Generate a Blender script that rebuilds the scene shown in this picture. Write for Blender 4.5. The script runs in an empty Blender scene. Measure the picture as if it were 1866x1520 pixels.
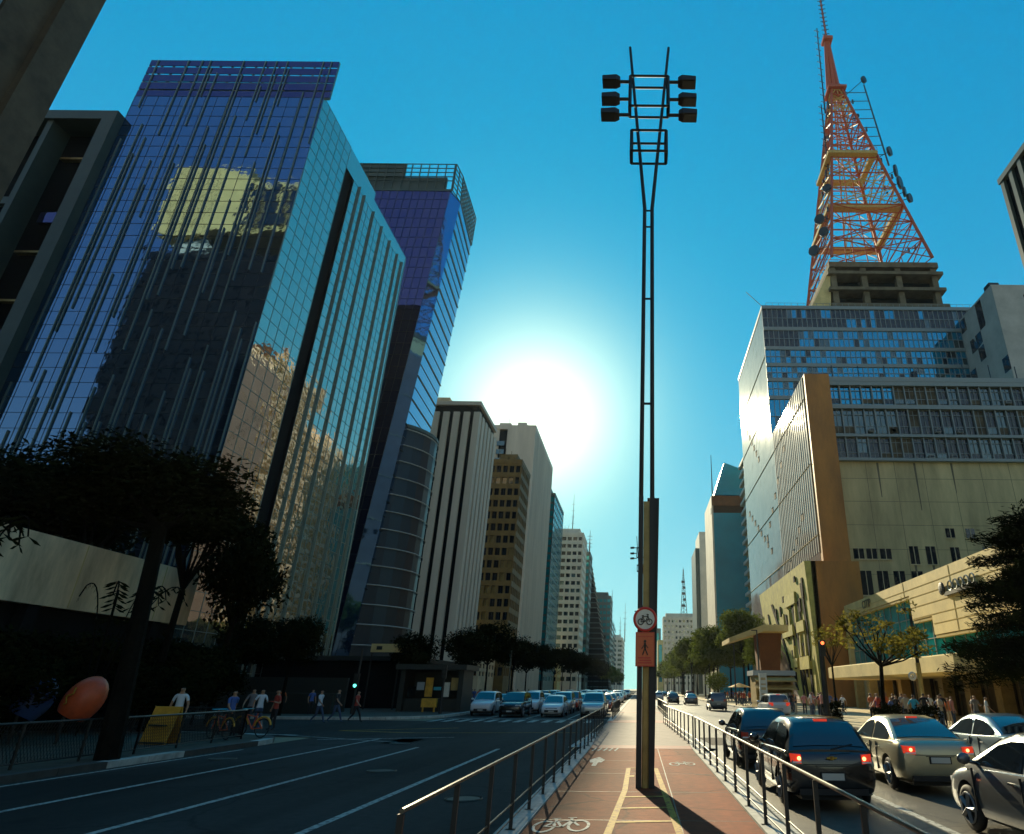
import bpy, bmesh, math, random
from mathutils import Vector, Matrix, noise
R = math.radians
C = bpy.context.scene.collection
sc = bpy.context.scene

# ------------------------------------------------------------------ camera
cam_d = bpy.data.cameras.new('camera'); cam = bpy.data.objects.new('camera', cam_d); C.objects.link(cam)
cam_d.sensor_width = 36.0; cam_d.lens = 36.0*1150/1866
cam_d.shift_x = (933-1170)/1866; cam_d.shift_y = 0.0
cam_d.clip_start = 0.1; cam_d.clip_end = 9000
p_, r_ = R(23.3), R(0.54)
R0 = Vector((1,0,0)); U0 = Vector((0,-math.sin(p_),math.cos(p_))); F0 = Vector((0,math.cos(p_),math.sin(p_)))
RR = math.cos(r_)*R0+math.sin(r_)*U0; UU = -math.sin(r_)*R0+math.cos(r_)*U0
cam.matrix_world = Matrix(((RR.x,UU.x,-F0.x,0),(RR.y,UU.y,-F0.y,0),(RR.z,UU.z,-F0.z,2.0),(0,0,0,1)))
sc.camera = cam

# ------------------------------------------------------------------ sky and sun
SUN_AZ, SUN_EL = -10.2, 23.0        # degrees, azimuth from the street axis (+Y) towards +X
EXPOSURE = 0.6
SKY_STR = 0.14
a_, e_ = R(SUN_AZ), R(SUN_EL)
SUN = Vector((math.sin(a_)*math.cos(e_), math.cos(a_)*math.cos(e_), math.sin(e_)))
w = bpy.data.worlds.new('World'); sc.world = w; w.use_nodes = True
nt = w.node_tree; nt.nodes.clear()
def N(t, **k):
    n = nt.nodes.new(t)
    for a, b in k.items(): setattr(n, a, b)
    return n
out = N('ShaderNodeOutputWorld'); bg = N('ShaderNodeBackground')
sky = N('ShaderNodeTexSky', sky_type='NISHITA', sun_disc=False, sun_elevation=e_, sun_rotation=a_)
sky.altitude = 300; sky.air_density = 1.0; sky.dust_density = 0.6; sky.ozone_density = 2.5
tint = N('ShaderNodeMix', data_type='RGBA', blend_type='MULTIPLY'); tint.inputs[0].default_value = 1
tint.inputs[7].default_value = (0.02, 2.0, 3.25, 1)
# soft shoulder so the part of the sky round the sun keeps its colour
kk = N('ShaderNodeVectorMath', operation='MULTIPLY_ADD'); kk.inputs[1].default_value = (.80,.80,.80); kk.inputs[2].default_value = (1,1,1)
dv = N('ShaderNodeVectorMath', operation='DIVIDE'); nt.links.new(sky.outputs[0], kk.inputs[0]); nt.links.new(sky.outputs[0], dv.inputs[0]); nt.links.new(kk.outputs[0], dv.inputs[1])
nt.links.new(dv.outputs[0], tint.inputs[6])
# unseen sky behind the camera tinted paler and violet, added as fill for camera-facing walls; pale band along the horizon
geo = N('ShaderNodeTexCoord'); sx = N('ShaderNodeSeparateXYZ'); nn0 = N('ShaderNodeVectorMath', operation='NORMALIZE')
nt.links.new(geo.outputs['Generated'], nn0.inputs[0]); nt.links.new(nn0.outputs[0], sx.inputs[0])
mr0 = N('ShaderNodeMapRange', interpolation_type='SMOOTHSTEP'); nt.links.new(sx.outputs[1], mr0.inputs[0])
for i_, v_ in ((1,.15),(2,-.75),(3,0),(4,1)): mr0.inputs[i_].default_value = v_
tm = N('ShaderNodeMix', data_type='RGBA'); tm.inputs[6].default_value = (0.02, 2.0, 3.25, 1); tm.inputs[7].default_value = (1.28, 1.85, 2.5, 1)
nt.links.new(mr0.outputs[0], tm.inputs[0]); nt.links.new(tm.outputs[2], tint.inputs[7])
ab = N('ShaderNodeMath', operation='ABSOLUTE'); nt.links.new(sx.outputs[2], ab.inputs[0])
om = N('ShaderNodeMath', operation='SUBTRACT'); om.inputs[0].default_value = 1; nt.links.new(ab.outputs[0], om.inputs[1])
pw = N('ShaderNodeMath', operation='POWER'); pw.inputs[1].default_value = 4.5; nt.links.new(om.outputs[0], pw.inputs[0])
hz = N('ShaderNodeVectorMath', operation='SCALE'); hz.inputs[0].default_value = (2.3, 2.3, .5); nt.links.new(pw.outputs[0], hz.inputs['Scale'])
# aureole of the hidden sun: light scattered forward round the sun's direction
tc = N('ShaderNodeTexCoord'); dot = N('ShaderNodeVectorMath', operation='DOT_PRODUCT'); dot.inputs[1].default_value = SUN
nrm = N('ShaderNodeVectorMath', operation='NORMALIZE')
nt.links.new(tc.outputs['Generated'], nrm.inputs[0]); nt.links.new(nrm.outputs[0], dot.inputs[0])
mx = N('ShaderNodeMath', operation='MAXIMUM'); mx.inputs[1].default_value = 0; nt.links.new(dot.outputs['Value'], mx.inputs[0])
def halo(power, col):
    p = N('ShaderNodeMath', operation='POWER'); p.inputs[1].default_value = power; nt.links.new(mx.outputs[0], p.inputs[0])
    s = N('ShaderNodeVectorMath', operation='SCALE'); s.inputs[0].default_value = col; nt.links.new(p.outputs[0], s.inputs['Scale'])
    return s.outputs[0]
add1 = N('ShaderNodeVectorMath', operation='ADD'); add2 = N('ShaderNodeVectorMath', operation='ADD')
add0 = N('ShaderNodeVectorMath', operation='ADD'); nt.links.new(add1.outputs[0], add0.inputs[0]); nt.links.new(halo(60, (1.6, 2.0, .4)), add0.inputs[1])
nt.links.new(halo(210, (3.4, 2.7, 1.9)), add1.inputs[0]); nt.links.new(halo(110, (2.3, 1.9, 1.2)), add1.inputs[1])
add3 = N('ShaderNodeVectorMath', operation='ADD'); nt.links.new(tint.outputs[2], add3.inputs[0]); nt.links.new(hz.outputs[0], add3.inputs[1])
nt.links.new(add3.outputs[0], add2.inputs[0]); nt.links.new(add0.outputs[0], add2.inputs[1])
nt.links.new(add2.outputs[0], bg.inputs[0]); bg.inputs[1].default_value = SKY_STR
nt.links.new(bg.outputs[0], out.inputs[0])
sl = bpy.data.lights.new('sun', 'SUN'); sl.energy = 5.0; sl.angle = R(0.5); sl.color = (1.0, 0.86, 0.55)
so = bpy.data.objects.new('sun', sl); C.objects.link(so); so.rotation_euler = (-SUN).to_track_quat('-Z', 'Y').to_euler()
sc.view_settings.view_transform = 'Standard'; sc.view_settings.look = 'None'
sc.view_settings.gamma = 1; sc.view_settings.exposure = EXPOSURE
sc.cycles.max_bounces = 8; sc.cycles.glossy_bounces = 5; sc.cycles.caustics_reflective = False

# ------------------------------------------------------------------ materials
def mat(name, col, rough=.7, metal=0.0, noise_s=0, noise_a=.25, bump=0, bump_s=8, spec=.5, coat=0, stretch=None, emit=None, es=1, alpha=None):
    m = bpy.data.materials.new(name); m.use_nodes = True
    t = m.node_tree; b = t.nodes['Principled BSDF']
    b.inputs['Base Color'].default_value = (*col, 1); b.inputs['Roughness'].default_value = rough
    b.inputs['Metallic'].default_value = metal; b.inputs['Specular IOR Level'].default_value = spec
    b.inputs['Coat Weight'].default_value = coat; b.inputs['Coat Roughness'].default_value = .05
    if emit: b.inputs['Emission Color'].default_value = (*emit, 1); b.inputs['Emission Strength'].default_value = es
    if noise_s or bump:
        tcn = t.nodes.new('ShaderNodeTexCoord'); mp = t.nodes.new('ShaderNodeMapping')
        t.links.new(tcn.outputs['Object'], mp.inputs[0])
        if stretch: mp.inputs['Scale'].default_value = stretch
    if noise_s:
        n = t.nodes.new('ShaderNodeTexNoise'); n.inputs['Scale'].default_value = noise_s; n.inputs['Detail'].default_value = 6
        n.inputs['Roughness'].default_value = .65
        t.links.new(mp.outputs[0], n.inputs[0])
        r = t.nodes.new('ShaderNodeMapRange'); r.inputs[1].default_value = .3; r.inputs[2].default_value = .7
        r.inputs[3].default_value = 1-noise_a; r.inputs[4].default_value = 1+noise_a
        t.links.new(n.outputs[0], r.inputs[0])
        v = t.nodes.new('ShaderNodeVectorMath'); v.operation = 'SCALE'; v.inputs[0].default_value = col
        t.links.new(r.outputs[0], v.inputs['Scale']); t.links.new(v.outputs[0], b.inputs['Base Color'])
    if bump:
        n2 = t.nodes.new('ShaderNodeTexNoise'); n2.inputs['Scale'].default_value = bump_s; n2.inputs['Detail'].default_value = 4
        t.links.new(mp.outputs[0], n2.inputs[0])
        bu = t.nodes.new('ShaderNodeBump'); bu.inputs['Strength'].default_value = bump; bu.inputs['Distance'].default_value = .05
        t.links.new(n2.outputs[0], bu.inputs['Height']); t.links.new(bu.outputs[0], b.inputs['Normal'])
    return m
def glass(name, col, rough=.03, wave=.1, ws=.25):
    """mirror-coated facade glass: tinted reflection, wavy panels"""
    m = mat(name, col, rough, metal=.92, bump=wave, bump_s=ws)
    bu = [n for n in m.node_tree.nodes if n.type == 'BUMP'][0]; bu.inputs['Distance'].default_value = .35
    return m
def leaf(name, col, tr=.45):
    m = bpy.data.materials.new(name); m.use_nodes = True; t = m.node_tree; t.nodes.clear()
    o = t.nodes.new('ShaderNodeOutputMaterial'); d = t.nodes.new('ShaderNodeBsdfDiffuse'); tl = t.nodes.new('ShaderNodeBsdfTranslucent')
    mi = t.nodes.new('ShaderNodeMixShader'); mi.inputs[0].default_value = tr
    g = t.nodes.new('ShaderNodeTexCoord'); n = t.nodes.new('ShaderNodeTexNoise'); n.inputs['Scale'].default_value = 1.3; n.inputs['Detail'].default_value = 4
    t.links.new(g.outputs['Object'], n.inputs[0])
    cr = t.nodes.new('ShaderNodeValToRGB'); cr.color_ramp.elements[0].position = .32; cr.color_ramp.elements[1].position = .68
    cr.color_ramp.elements[0].color = (*[c*.6 for c in col], 1); cr.color_ramp.elements[1].color = (col[0]*1.5, col[1]*1.35, col[2], 1)
    t.links.new(n.outputs[0], cr.inputs[0]); t.links.new(cr.outputs[0], d.inputs[0]); t.links.new(cr.outputs[0], tl.inputs[0])
    t.links.new(d.outputs[0], mi.inputs[1]); t.links.new(tl.outputs[0], mi.inputs[2]); t.links.new(mi.outputs[0], o.inputs[0])
    return m
M = {}
M['asphalt'] = mat('asphalt', (.020,.021,.020), .85, noise_s=1.2, noise_a=.3, bump=.25, bump_s=40, stretch=(1,.35,1), spec=.2)
def asphalt(name, base):
    m = mat(name, base, .85, bump=.3, bump_s=60, spec=.22); t = m.node_tree; b = t.nodes['Principled BSDF']; L = t.links.new
    g = t.nodes.new('ShaderNodeTexCoord')
    def noise_(scale, detail, st, lo, hi, a, c):
        mp = t.nodes.new('ShaderNodeMapping'); mp.inputs['Scale'].default_value = st; L(g.outputs['Object'], mp.inputs[0])
        n = t.nodes.new('ShaderNodeTexNoise'); n.inputs['Scale'].default_value = scale; n.inputs['Detail'].default_value = detail; L(mp.outputs[0], n.inputs[0])
        r = t.nodes.new('ShaderNodeMapRange'); L(n.outputs[0], r.inputs[0])
        for i, v in ((1,lo),(2,hi),(3,a),(4,c)): r.inputs[i].default_value = v
        return r.outputs[0]
    def mul(a, c):
        n = t.nodes.new('ShaderNodeMath'); n.operation = 'MULTIPLY'; L(a, n.inputs[0]); L(c, n.inputs[1]); return n.outputs[0]
    v = mul(noise_(.22, 5, (1,.3,1), .35, .65, .5, 1.7), noise_(6, 8, (1,1,1), .3, .7, .8, 1.25))
    v = mul(v, noise_(1.1, 3, (1,.03,1), .4, .62, .85, 1.2))          # tyre polished bands along the road
    v = mul(v, noise_(.55, 2, (1,1,1), .66, .70, 1.0, .55))           # oil stains
    vo = t.nodes.new('ShaderNodeTexVoronoi'); vo.feature = 'DISTANCE_TO_EDGE'; vo.inputs['Scale'].default_value = .35
    wn = t.nodes.new('ShaderNodeTexNoise'); wn.inputs['Scale'].default_value = 1.5; wn.inputs['Detail'].default_value = 5; L(g.outputs['Object'], wn.inputs[0])
    mxv = t.nodes.new('ShaderNodeMix'); mxv.data_type = 'VECTOR'; mxv.inputs[0].default_value = .35; L(g.outputs['Object'], mxv.inputs[4]); L(wn.outputs['Color'], mxv.inputs[5]); L(mxv.outputs[1], vo.inputs['Vector'])
    cr = t.nodes.new('ShaderNodeMapRange'); L(vo.outputs['Distance'], cr.inputs[0])
    for i, q in ((1,0),(2,.012),(3,.45),(4,1)): cr.inputs[i].default_value = q
    v = mul(v, cr.outputs[0])
    s_ = t.nodes.new('ShaderNodeVectorMath'); s_.operation = 'SCALE'; s_.inputs[0].default_value = base; L(v, s_.inputs['Scale']); L(s_.outputs[0], b.inputs['Base Color'])
    return m
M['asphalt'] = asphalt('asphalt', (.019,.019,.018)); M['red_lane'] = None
def worn(name, col, under):
    m = mat(name, col, .75, spec=.25); t = m.node_tree; b = t.nodes['Principled BSDF']; g = t.nodes.new('ShaderNodeTexCoord')
    n = t.nodes.new('ShaderNodeTexNoise'); n.inputs['Scale'].default_value = 9; n.inputs['Detail'].default_value = 9; n.inputs['Roughness'].default_value = .7; t.links.new(g.outputs['Object'], n.inputs[0])
    c = t.nodes.new('ShaderNodeValToRGB'); c.color_ramp.elements[0].position = .40; c.color_ramp.elements[1].position = .52
    c.color_ramp.elements[0].color = (*under,1); c.color_ramp.elements[1].color = (*col,1); t.links.new(n.outputs[0], c.inputs[0]); t.links.new(c.outputs[0], b.inputs['Base Color']); return m
M['ground'] = mat('ground', (.25,.2,.12), .85, noise_s=.5, noise_a=.2)
M['paving_sh'] = mat('paving_shaded', (.09,.08,.06), .85, noise_s=2, noise_a=.35, spec=.2)  # left pavement: shade put into a darker copy of the paving colour
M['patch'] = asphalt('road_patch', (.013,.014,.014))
M['paving'] = mat('paving', (.50,.41,.24), .8, noise_s=2.0, noise_a=.3, bump=.2, bump_s=6)  # right pavement: sunlight put into the paler, yellower colour
M['kerb'] = mat('kerb_stone', (.42,.42,.38), .8, noise_s=2.5, noise_a=.35)
M['kerb_d'] = mat('kerb_dark', (.05,.05,.045), .8, noise_s=2.5, noise_a=.3)
M['asphalt_sunlit'] = asphalt('asphalt_sunlit', (.055,.048,.034)); bb_ = M['asphalt_sunlit'].node_tree.nodes['Principled BSDF']; bb_.inputs['Roughness'].default_value = .5; bb_.inputs['Specular IOR Level'].default_value = .5  # right road: sun glare put into a lighter, warmer, glossier asphalt
M['red_lane'] = asphalt('red_lane', (.165,.034,.010))
M['red_band'] = mat('red_band', (.2,.025,.02), .75, noise_s=4, noise_a=.3)
M['grey_lane'] = mat('grey_lane', (.16,.12,.105), .8, noise_s=3, noise_a=.3)
M['wpaint'] = worn('road_white', (.45,.45,.40), (.12,.12,.11))
M['ypaint'] = worn('road_yellow', (.46,.27,.025), (.22,.10,.02))
M['concrete'] = mat('concrete', (.64,.50,.30), .85, noise_s=.35, noise_a=.28, bump=.15, bump_s=3)
M['pier'] = mat('pier_stone', (.10,.075,.045), .85, noise_s=.6, noise_a=.45, bump=.2, bump_s=3)
M['slab'] = mat('wall_slab', (.70,.52,.31), .85, noise_s=1.1, noise_a=.35, stretch=(1,1,.25), bump=.2, bump_s=4)
M['conc_d'] = mat('concrete_dark', (.16,.13,.08), .85, noise_s=.5, noise_a=.35)
M['concrete_l'] = mat('concrete_light', (.42,.41,.37), .8, noise_s=.3, noise_a=.18)
M['stain_wall'] = mat('stained_wall', (.60,.46,.23), .85, noise_s=.25, noise_a=.3, bump=.15, bump_s=2, stretch=(1.2,1.2,.25))
M['stone_y'] = mat('yellow_stone', (.70,.54,.22), .7, noise_s=.5, noise_a=.2)
M['joint'] = mat('joint', (.54,.41,.17), .9)
M['letter'] = mat('letter_bronze', (.12,.09,.04), .6)
M['brown_d'] = mat('brown_column', (.16,.06,.015), .8, noise_s=.6, noise_a=.3)
M['brown'] = mat('brown_cladding', (.48,.19,.03), .6, noise_s=.4, noise_a=.3, stretch=(1,1,.3))
M['panel'] = mat('panel_metal', (.34,.26,.225), .09, metal=.0, noise_s=.4, noise_a=.15, bump=.03, bump_s=.5, spec=.16)
M['wedge'] = mat('relief_green', (.50,.44,.11), .8, noise_s=.8, noise_a=.3, bump=.3, bump_s=3)
M['glass_n'] = glass('glass_navy', (.12,.235,.42), wave=.07)
M['glass_b'] = glass('glass_blue', (.56,.50,.43), wave=.14)
M['glass_p'] = glass('glass_purple', (.10,.092,.22))
M['glass_t'] = mat('glass_teal', (.012,.30,.34), .08, metal=.35, noise_s=.5, noise_a=.3)
M['glass_s'] = glass('glass_side', (.08,.22,.46), wave=.04)
M['glass_bg'] = mat('glass_blue_green', (.01,.27,.40), .45, spec=.2, noise_s=.05, noise_a=.25)
M['glass_d'] = mat('glass_dark', (.012,.016,.022), .06, spec=.8)
M['glass_w'] = glass('glass_window', (.13,.17,.17), wave=.05)
M['glass_c'] = glass('glass_clear_blue', (.05,.36,.54), wave=.04)
M['fin'] = mat('fin_metal', (.20,.27,.24), .45, metal=.5)
M['mull'] = mat('mullion_dark', (.02,.03,.04), .4, metal=.3)
M['mull_l'] = mat('mullion_light', (.25,.28,.27), .5, metal=.3)
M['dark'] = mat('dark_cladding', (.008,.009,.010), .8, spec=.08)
M['teal_fr'] = mat('teal_frame', (.06,.09,.08), .5, noise_s=.3, noise_a=.2)
M['rib'] = mat('rib_concrete', (.62,.54,.42), .7, noise_s=.3, noise_a=.15, stretch=(1,1,.15))
M['ygrid'] = mat('ochre_grid', (.19,.115,.025), .7, noise_s=.5, noise_a=.25)
M['white'] = mat('white_render', (.68,.62,.5), .8, noise_s=.25, noise_a=.12)
M['red_st'] = mat('red_steel', (.46,.085,.022), .55, noise_s=2, noise_a=.2)
M['yel_st'] = mat('yellow_steel', (.55,.38,.10), .6, noise_s=2, noise_a=.25)
M['steel'] = mat('dark_steel', (.010,.010,.009), .5, metal=.0, noise_s=3, noise_a=.3)
M['rail_st'] = mat('rail_steel', (.05,.055,.055), .32, metal=.7)
M['rail_top'] = mat('rail_top', (.12,.115,.09), .42, metal=.7, noise_s=6, noise_a=.4)
M['brass'] = mat('brass_strip', (.30,.21,.07), .4, metal=.5, noise_s=2, noise_a=.3)
M['lamp'] = mat('lamp_glass', (.05,.05,.04), .2)
M['s_red'] = mat('sign_red', (.60,.05,.03), .5)
M['s_white'] = mat('sign_white', (.72,.72,.62), .5, noise_s=6, noise_a=.1)
M['s_or'] = mat('sign_orange', (.66,.15,.045), .5, noise_s=4, noise_a=.12)
M['s_blk'] = mat('sign_black', (.03,.03,.02), .6)
M['blk'] = mat('black_rubber', (.008,.008,.009), .7)
M['rim'] = mat('wheel_rim', (.22,.22,.23), .5, metal=.5)
M['cglass'] = mat('car_glass', (.006,.009,.012), .03, spec=1.0, coat=.6)
M['chrome'] = mat('chrome', (.6,.6,.58), .15, metal=1)
M['tail'] = mat('tail_light', (.75,.03,.015), .25, emit=(1,.06,.02), es=.28)
M['core'] = mat('lamp_core', (.9,.5,.2), .3, emit=(1,.45,.15), es=2.0)
M['tail_off'] = mat('tail_light_off', (.35,.02,.01), .2)
M['head'] = mat('head_light', (.75,.78,.8), .12, spec=.9)
M['plate'] = mat('number_plate', (.45,.45,.42), .5)
M['orange'] = mat('orange_shell', (.62,.10,.03), .45, noise_s=4, noise_a=.15)
M['blue_sh'] = mat('blue_shell', (.03,.07,.22), .4)
M['bark'] = mat('bark', (.007,.006,.004), .9, noise_s=5, noise_a=.4, bump=.5, bump_s=14, spec=.05)
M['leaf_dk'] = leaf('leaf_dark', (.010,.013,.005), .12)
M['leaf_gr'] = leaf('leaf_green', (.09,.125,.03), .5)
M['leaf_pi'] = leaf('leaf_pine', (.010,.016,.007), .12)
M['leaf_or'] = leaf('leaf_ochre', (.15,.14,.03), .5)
M['skin'] = mat('skin', (.36,.20,.12), .6); M['hair'] = mat('hair', (.02,.015,.01), .8)
M['kiosk'] = mat('kiosk_dark', (.03,.035,.03), .5, metal=.3)
M['kiosk_y'] = mat('kiosk_ochre', (.42,.29,.09), .6, noise_s=2, noise_a=.2)
M['board_y'] = mat('board_yellow', (.62,.33,.03), .6, noise_s=3, noise_a=.3)
M['redlamp'] = mat('red_signal', (.8,.05,.02), .4, emit=(1,.12,.03), es=3)
M['greenlamp'] = mat('green_signal', (.1,.8,.6), .4, emit=(.1,1,.7), es=2.5)
M['awning'] = mat('awning_grey', (.35,.4,.42), .6)
M['inter'] = mat('shop_interior', (.10,.075,.04), .8, noise_s=.8, noise_a=.6)
M['cyan'] = mat('cyan_panel', (.05,.42,.52), .5)
PAINT = {k: mat('car_paint_'+k, c, r, metal=mt, coat=.8, spec=.6) for k, c, r, mt in [
    ('white',(.62,.64,.64),.35,0), ('silver',(.42,.43,.42),.3,.6), ('black',(.006,.006,.007),.2,.1),
    ('grey',(.11,.12,.13),.3,.5), ('blue_grey',(.12,.19,.24),.3,.6), ('red',(.35,.02,.015),.35,0), ('champagne',(.40,.36,.24),.3,.6)]}
CL = {k: mat('cloth_'+k, c, .85) for k, c in [('white',(.6,.65,.7)),('red',(.4,.05,.03)),('blue',(.06,.12,.35)),('cyan',(.06,.42,.5)),
    ('black',(.015,.015,.018)),('grey',(.16,.16,.17)),('orange',(.6,.15,.04)),('beige',(.42,.35,.25)),('pink',(.5,.22,.2)),('denim',(.04,.07,.13))]}

# ------------------------------------------------------------------ helpers
class MB:
    def __init__(s): s.v = []; s.f = []; s.m = []
    def add(s, vs, fs, mi=0):
        b = len(s.v); s.v += [tuple(v) for v in vs]
        for f in fs: s.f.append([b+i for i in f]); s.m.append(mi)
    def quad(s, a, b, c, d, mi=0): s.add([a,b,c,d], [(0,1,2,3)], mi)
    def box(s, x0, x1, y0, y1, z0, z1, mi=0):
        s.add([(x0,y0,z0),(x1,y0,z0),(x1,y1,z0),(x0,y1,z0),(x0,y0,z1),(x1,y0,z1),(x1,y1,z1),(x0,y1,z1)],
              [(0,3,2,1),(4,5,6,7),(0,1,5,4),(1,2,6,5),(2,3,7,6),(3,0,4,7)], mi)
    def obox(s, o, u, n, w, d, h, mi=0):
        """box from corner o: w along u, d along n, h up"""
        o = Vector(o); u = Vector(u); n = Vector(n); z = Vector((0,0,1))
        p = [o, o+u*w, o+u*w+n*d, o+n*d]; p += [q+z*h for q in p]
        s.add(p, [(0,3,2,1),(4,5,6,7),(0,1,5,4),(1,2,6,5),(2,3,7,6),(3,0,4,7)], mi)
    def tube(s, a, b, r, r2=None, n=8, mi=0):
        a = Vector(a); b = Vector(b); r2 = r if r2 is None else r2
        d = (b-a).normalized(); q = d.to_track_quat('Z','Y')
        ring = [q @ Vector((math.cos(2*math.pi*i/n), math.sin(2*math.pi*i/n), 0)) for i in range(n)]
        s.add([a+v*r for v in ring]+[b+v*r2 for v in ring],
              [(i,(i+1)%n,n+(i+1)%n,n+i) for i in range(n)]+[tuple(range(n-1,-1,-1)),tuple(range(n,2*n))], mi)
    def bar(s, a, b, t, mi=0): s.tube(a, b, t*.7, n=4, mi=mi)
    def prism(s, pts, z0, z1, mi=0):
        n = len(pts); s.add([(x,y,z0) for x,y in pts]+[(x,y,z1) for x,y in pts],
              [(i,(i+1)%n,n+(i+1)%n,n+i) for i in range(n)]+[tuple(range(n-1,-1,-1)),tuple(range(n,2*n))], mi)
    def disc(s, c, nrm, r, t, n=24, mi=0):
        c = Vector(c); nn = Vector(nrm).normalized(); s.tube(c, c+nn*t, r, n=n, mi=mi)
    def ring(s, c, nrm, r, rr, n=24, k=6, mi=0, ex=1.0):
        q = Vector(nrm).normalized().to_track_quat('Z','Y'); c = Vector(c); vs = []; fs = []
        for i in range(n):
            a = 2*math.pi*i/n
            for j in range(k):
                b = 2*math.pi*j/k
                vs.append(c+q@Vector(((r+rr*math.cos(b))*math.cos(a),(r+rr*math.cos(b))*math.sin(a)*ex,rr*math.sin(b))))
                fs.append((i*k+j, ((i+1)%n)*k+j, ((i+1)%n)*k+(j+1)%k, i*k+(j+1)%k))
        s.add(vs, fs, mi)
    def sphere(s, c, r, n=12, m=8, mi=0, sc_=(1,1,1)):
        vs = []; fs = []
        for i in range(m+1):
            t = math.pi*i/m
            for j in range(n):
                a = 2*math.pi*j/n
                vs.append((c[0]+r*sc_[0]*math.sin(t)*math.cos(a), c[1]+r*sc_[1]*math.sin(t)*math.sin(a), c[2]+r*sc_[2]*math.cos(t)))
        for i in range(m):
            for j in range(n): fs.append((i*n+j,(i+1)*n+j,(i+1)*n+(j+1)%n,i*n+(j+1)%n))
        s.add(vs, fs, mi)
    def mesh(s, name, mats, smooth=False):
        me = bpy.data.meshes.new(name); me.from_pydata(s.v, [], s.f)
        for m in (mats if isinstance(mats, (list,tuple)) else [mats]): me.materials.append(m)
        me.polygons.foreach_set('material_index', s.m)
        if smooth: me.polygons.foreach_set('use_smooth', [True]*len(s.f))
        me.update(); return me
    def build(s, name, mats, parent=None, smooth=False, bevel=0, loc=None):
        o = bpy.data.objects.new(name, s.mesh(name, mats, smooth)); C.objects.link(o)
        if parent is not None: o.parent = parent
        if loc: o.location = loc
        if bevel:
            b = o.modifiers.new('bevel','BEVEL'); b.width = bevel; b.segments = 2; b.limit_method = 'ANGLE'
        return o
def tag(o, label=None, cat=None, group=None, kind=None):
    if label: o['label'] = label
    if cat: o['category'] = cat
    if group: o['group'] = group
    if kind: o['kind'] = kind
    return o
def empty(name, loc=(0,0,0), label=None, cat=None, group=None, rz=0):
    o = bpy.data.objects.new(name, None); C.objects.link(o); o.location = loc; o.rotation_euler.z = rz
    o.empty_display_size = .1
    return tag(o, label, cat, group)
KIDS = {}
def copy_tree(o, parent=None):
    c = o.copy(); C.objects.link(c); c.parent = parent
    for ch in o.children: copy_tree(ch, c)
    return c
def bake(o):
    """replace an object's mesh by its modified mesh"""
    dg = bpy.context.evaluated_depsgraph_get(); dg.update()
    me = bpy.data.meshes.new_from_object(o.evaluated_get(dg)); o.modifiers.clear(); o.data = me
    return o
def unlink_later(o): bpy.data.objects.remove(o, do_unlink=True)
XP, XN, YN, YP = Vector((1,0,0)), Vector((-1,0,0)), Vector((0,-1,0)), Vector((0,1,0))

# facade pieces --------------------------------------------------------
def wall_grid(mb, o, u, n, W, z0, z1, cols, rows, fw, fh, rec=.3, mi=0, mr=None):
    """wall with real openings; returns opening centres (on the recessed plane)"""
    o = Vector(o); cw = W/cols; ch = (z1-z0)/rows; ow = cw*fw; oh = ch*fh; res = []
    mr = mi if mr is None else mr
    Z = Vector((0,0,1))
    for i in range(cols):
        for j in range(rows):
            b = o+u*(cw*i)+Z*(ch*j); A = [b, b+u*cw, b+u*cw+Z*ch, b+Z*ch]
            q = b+u*((cw-ow)/2)+Z*((ch-oh)*.5); B = [q, q+u*ow, q+u*ow+Z*oh, q+Z*oh]; D = [p-n*rec for p in B]
            mb.add(A+B+D, [(0,1,5,4),(1,2,6,5),(2,3,7,6),(3,0,4,7)], mi)
            mb.add(B+D, [(0,1,5,4),(1,2,6,5),(2,3,7,6),(3,0,4,7)], mr)
            res.append(q+u*(ow/2)+Z*(oh/2)-n*rec)
    return res, ow, oh
def windows(par, spots, u, n, ow, oh, gl, fr, name='window', limit=100, split=2, rnd=random):
    """one object per opening (pane and frame), nearest `limit`; the rest merged"""
    if not spots: return
    spots = sorted(spots, key=lambda p: p.length); pid = par
    def geo(mb, c, t=0):
        Z = Vector((0,0,1)); a = c-u*ow/2-Z*oh/2; t1 = rnd.uniform(-.006,.006)*ow; t2 = rnd.uniform(-.006,.006)*oh
        mb.quad(a+n*(.02+t1), a+u*ow+n*(.02-t1), a+u*ow+Z*oh+n*(.02-t1+t2), a+Z*oh+n*(.02+t1+t2), 0)
        f = .05
        for k in range(split+1):
            mb.obox(a+u*((ow-f)*k/split)+n*.03, u, n, f, .06, oh, 1)
        mb.obox(a+n*.035+u*.01, u, n, ow-.02, .05, f, 1); mb.obox(a+Z*(oh-f)+n*.035+u*.01, u, n, ow-.02, .05, f, 1)
    metas = []
    for k in range(3):
        mb = MB(); geo(mb, Vector((0,0,0))); metas.append(mb.mesh(name, [gl[k % len(gl)], fr]))
    for i, s in enumerate(spots[:limit]):
        o = bpy.data.objects.new(name, metas[rnd.randrange(3)]); C.objects.link(o); o.parent = par; o.location = s-par.location
    if len(spots) > limit:
        mb = MB()
        for s in spots[limit:]: geo(mb, s-par.location)
        o = mb.build(name, [gl[0], fr], par); o['kind'] = 'stuff'
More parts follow.
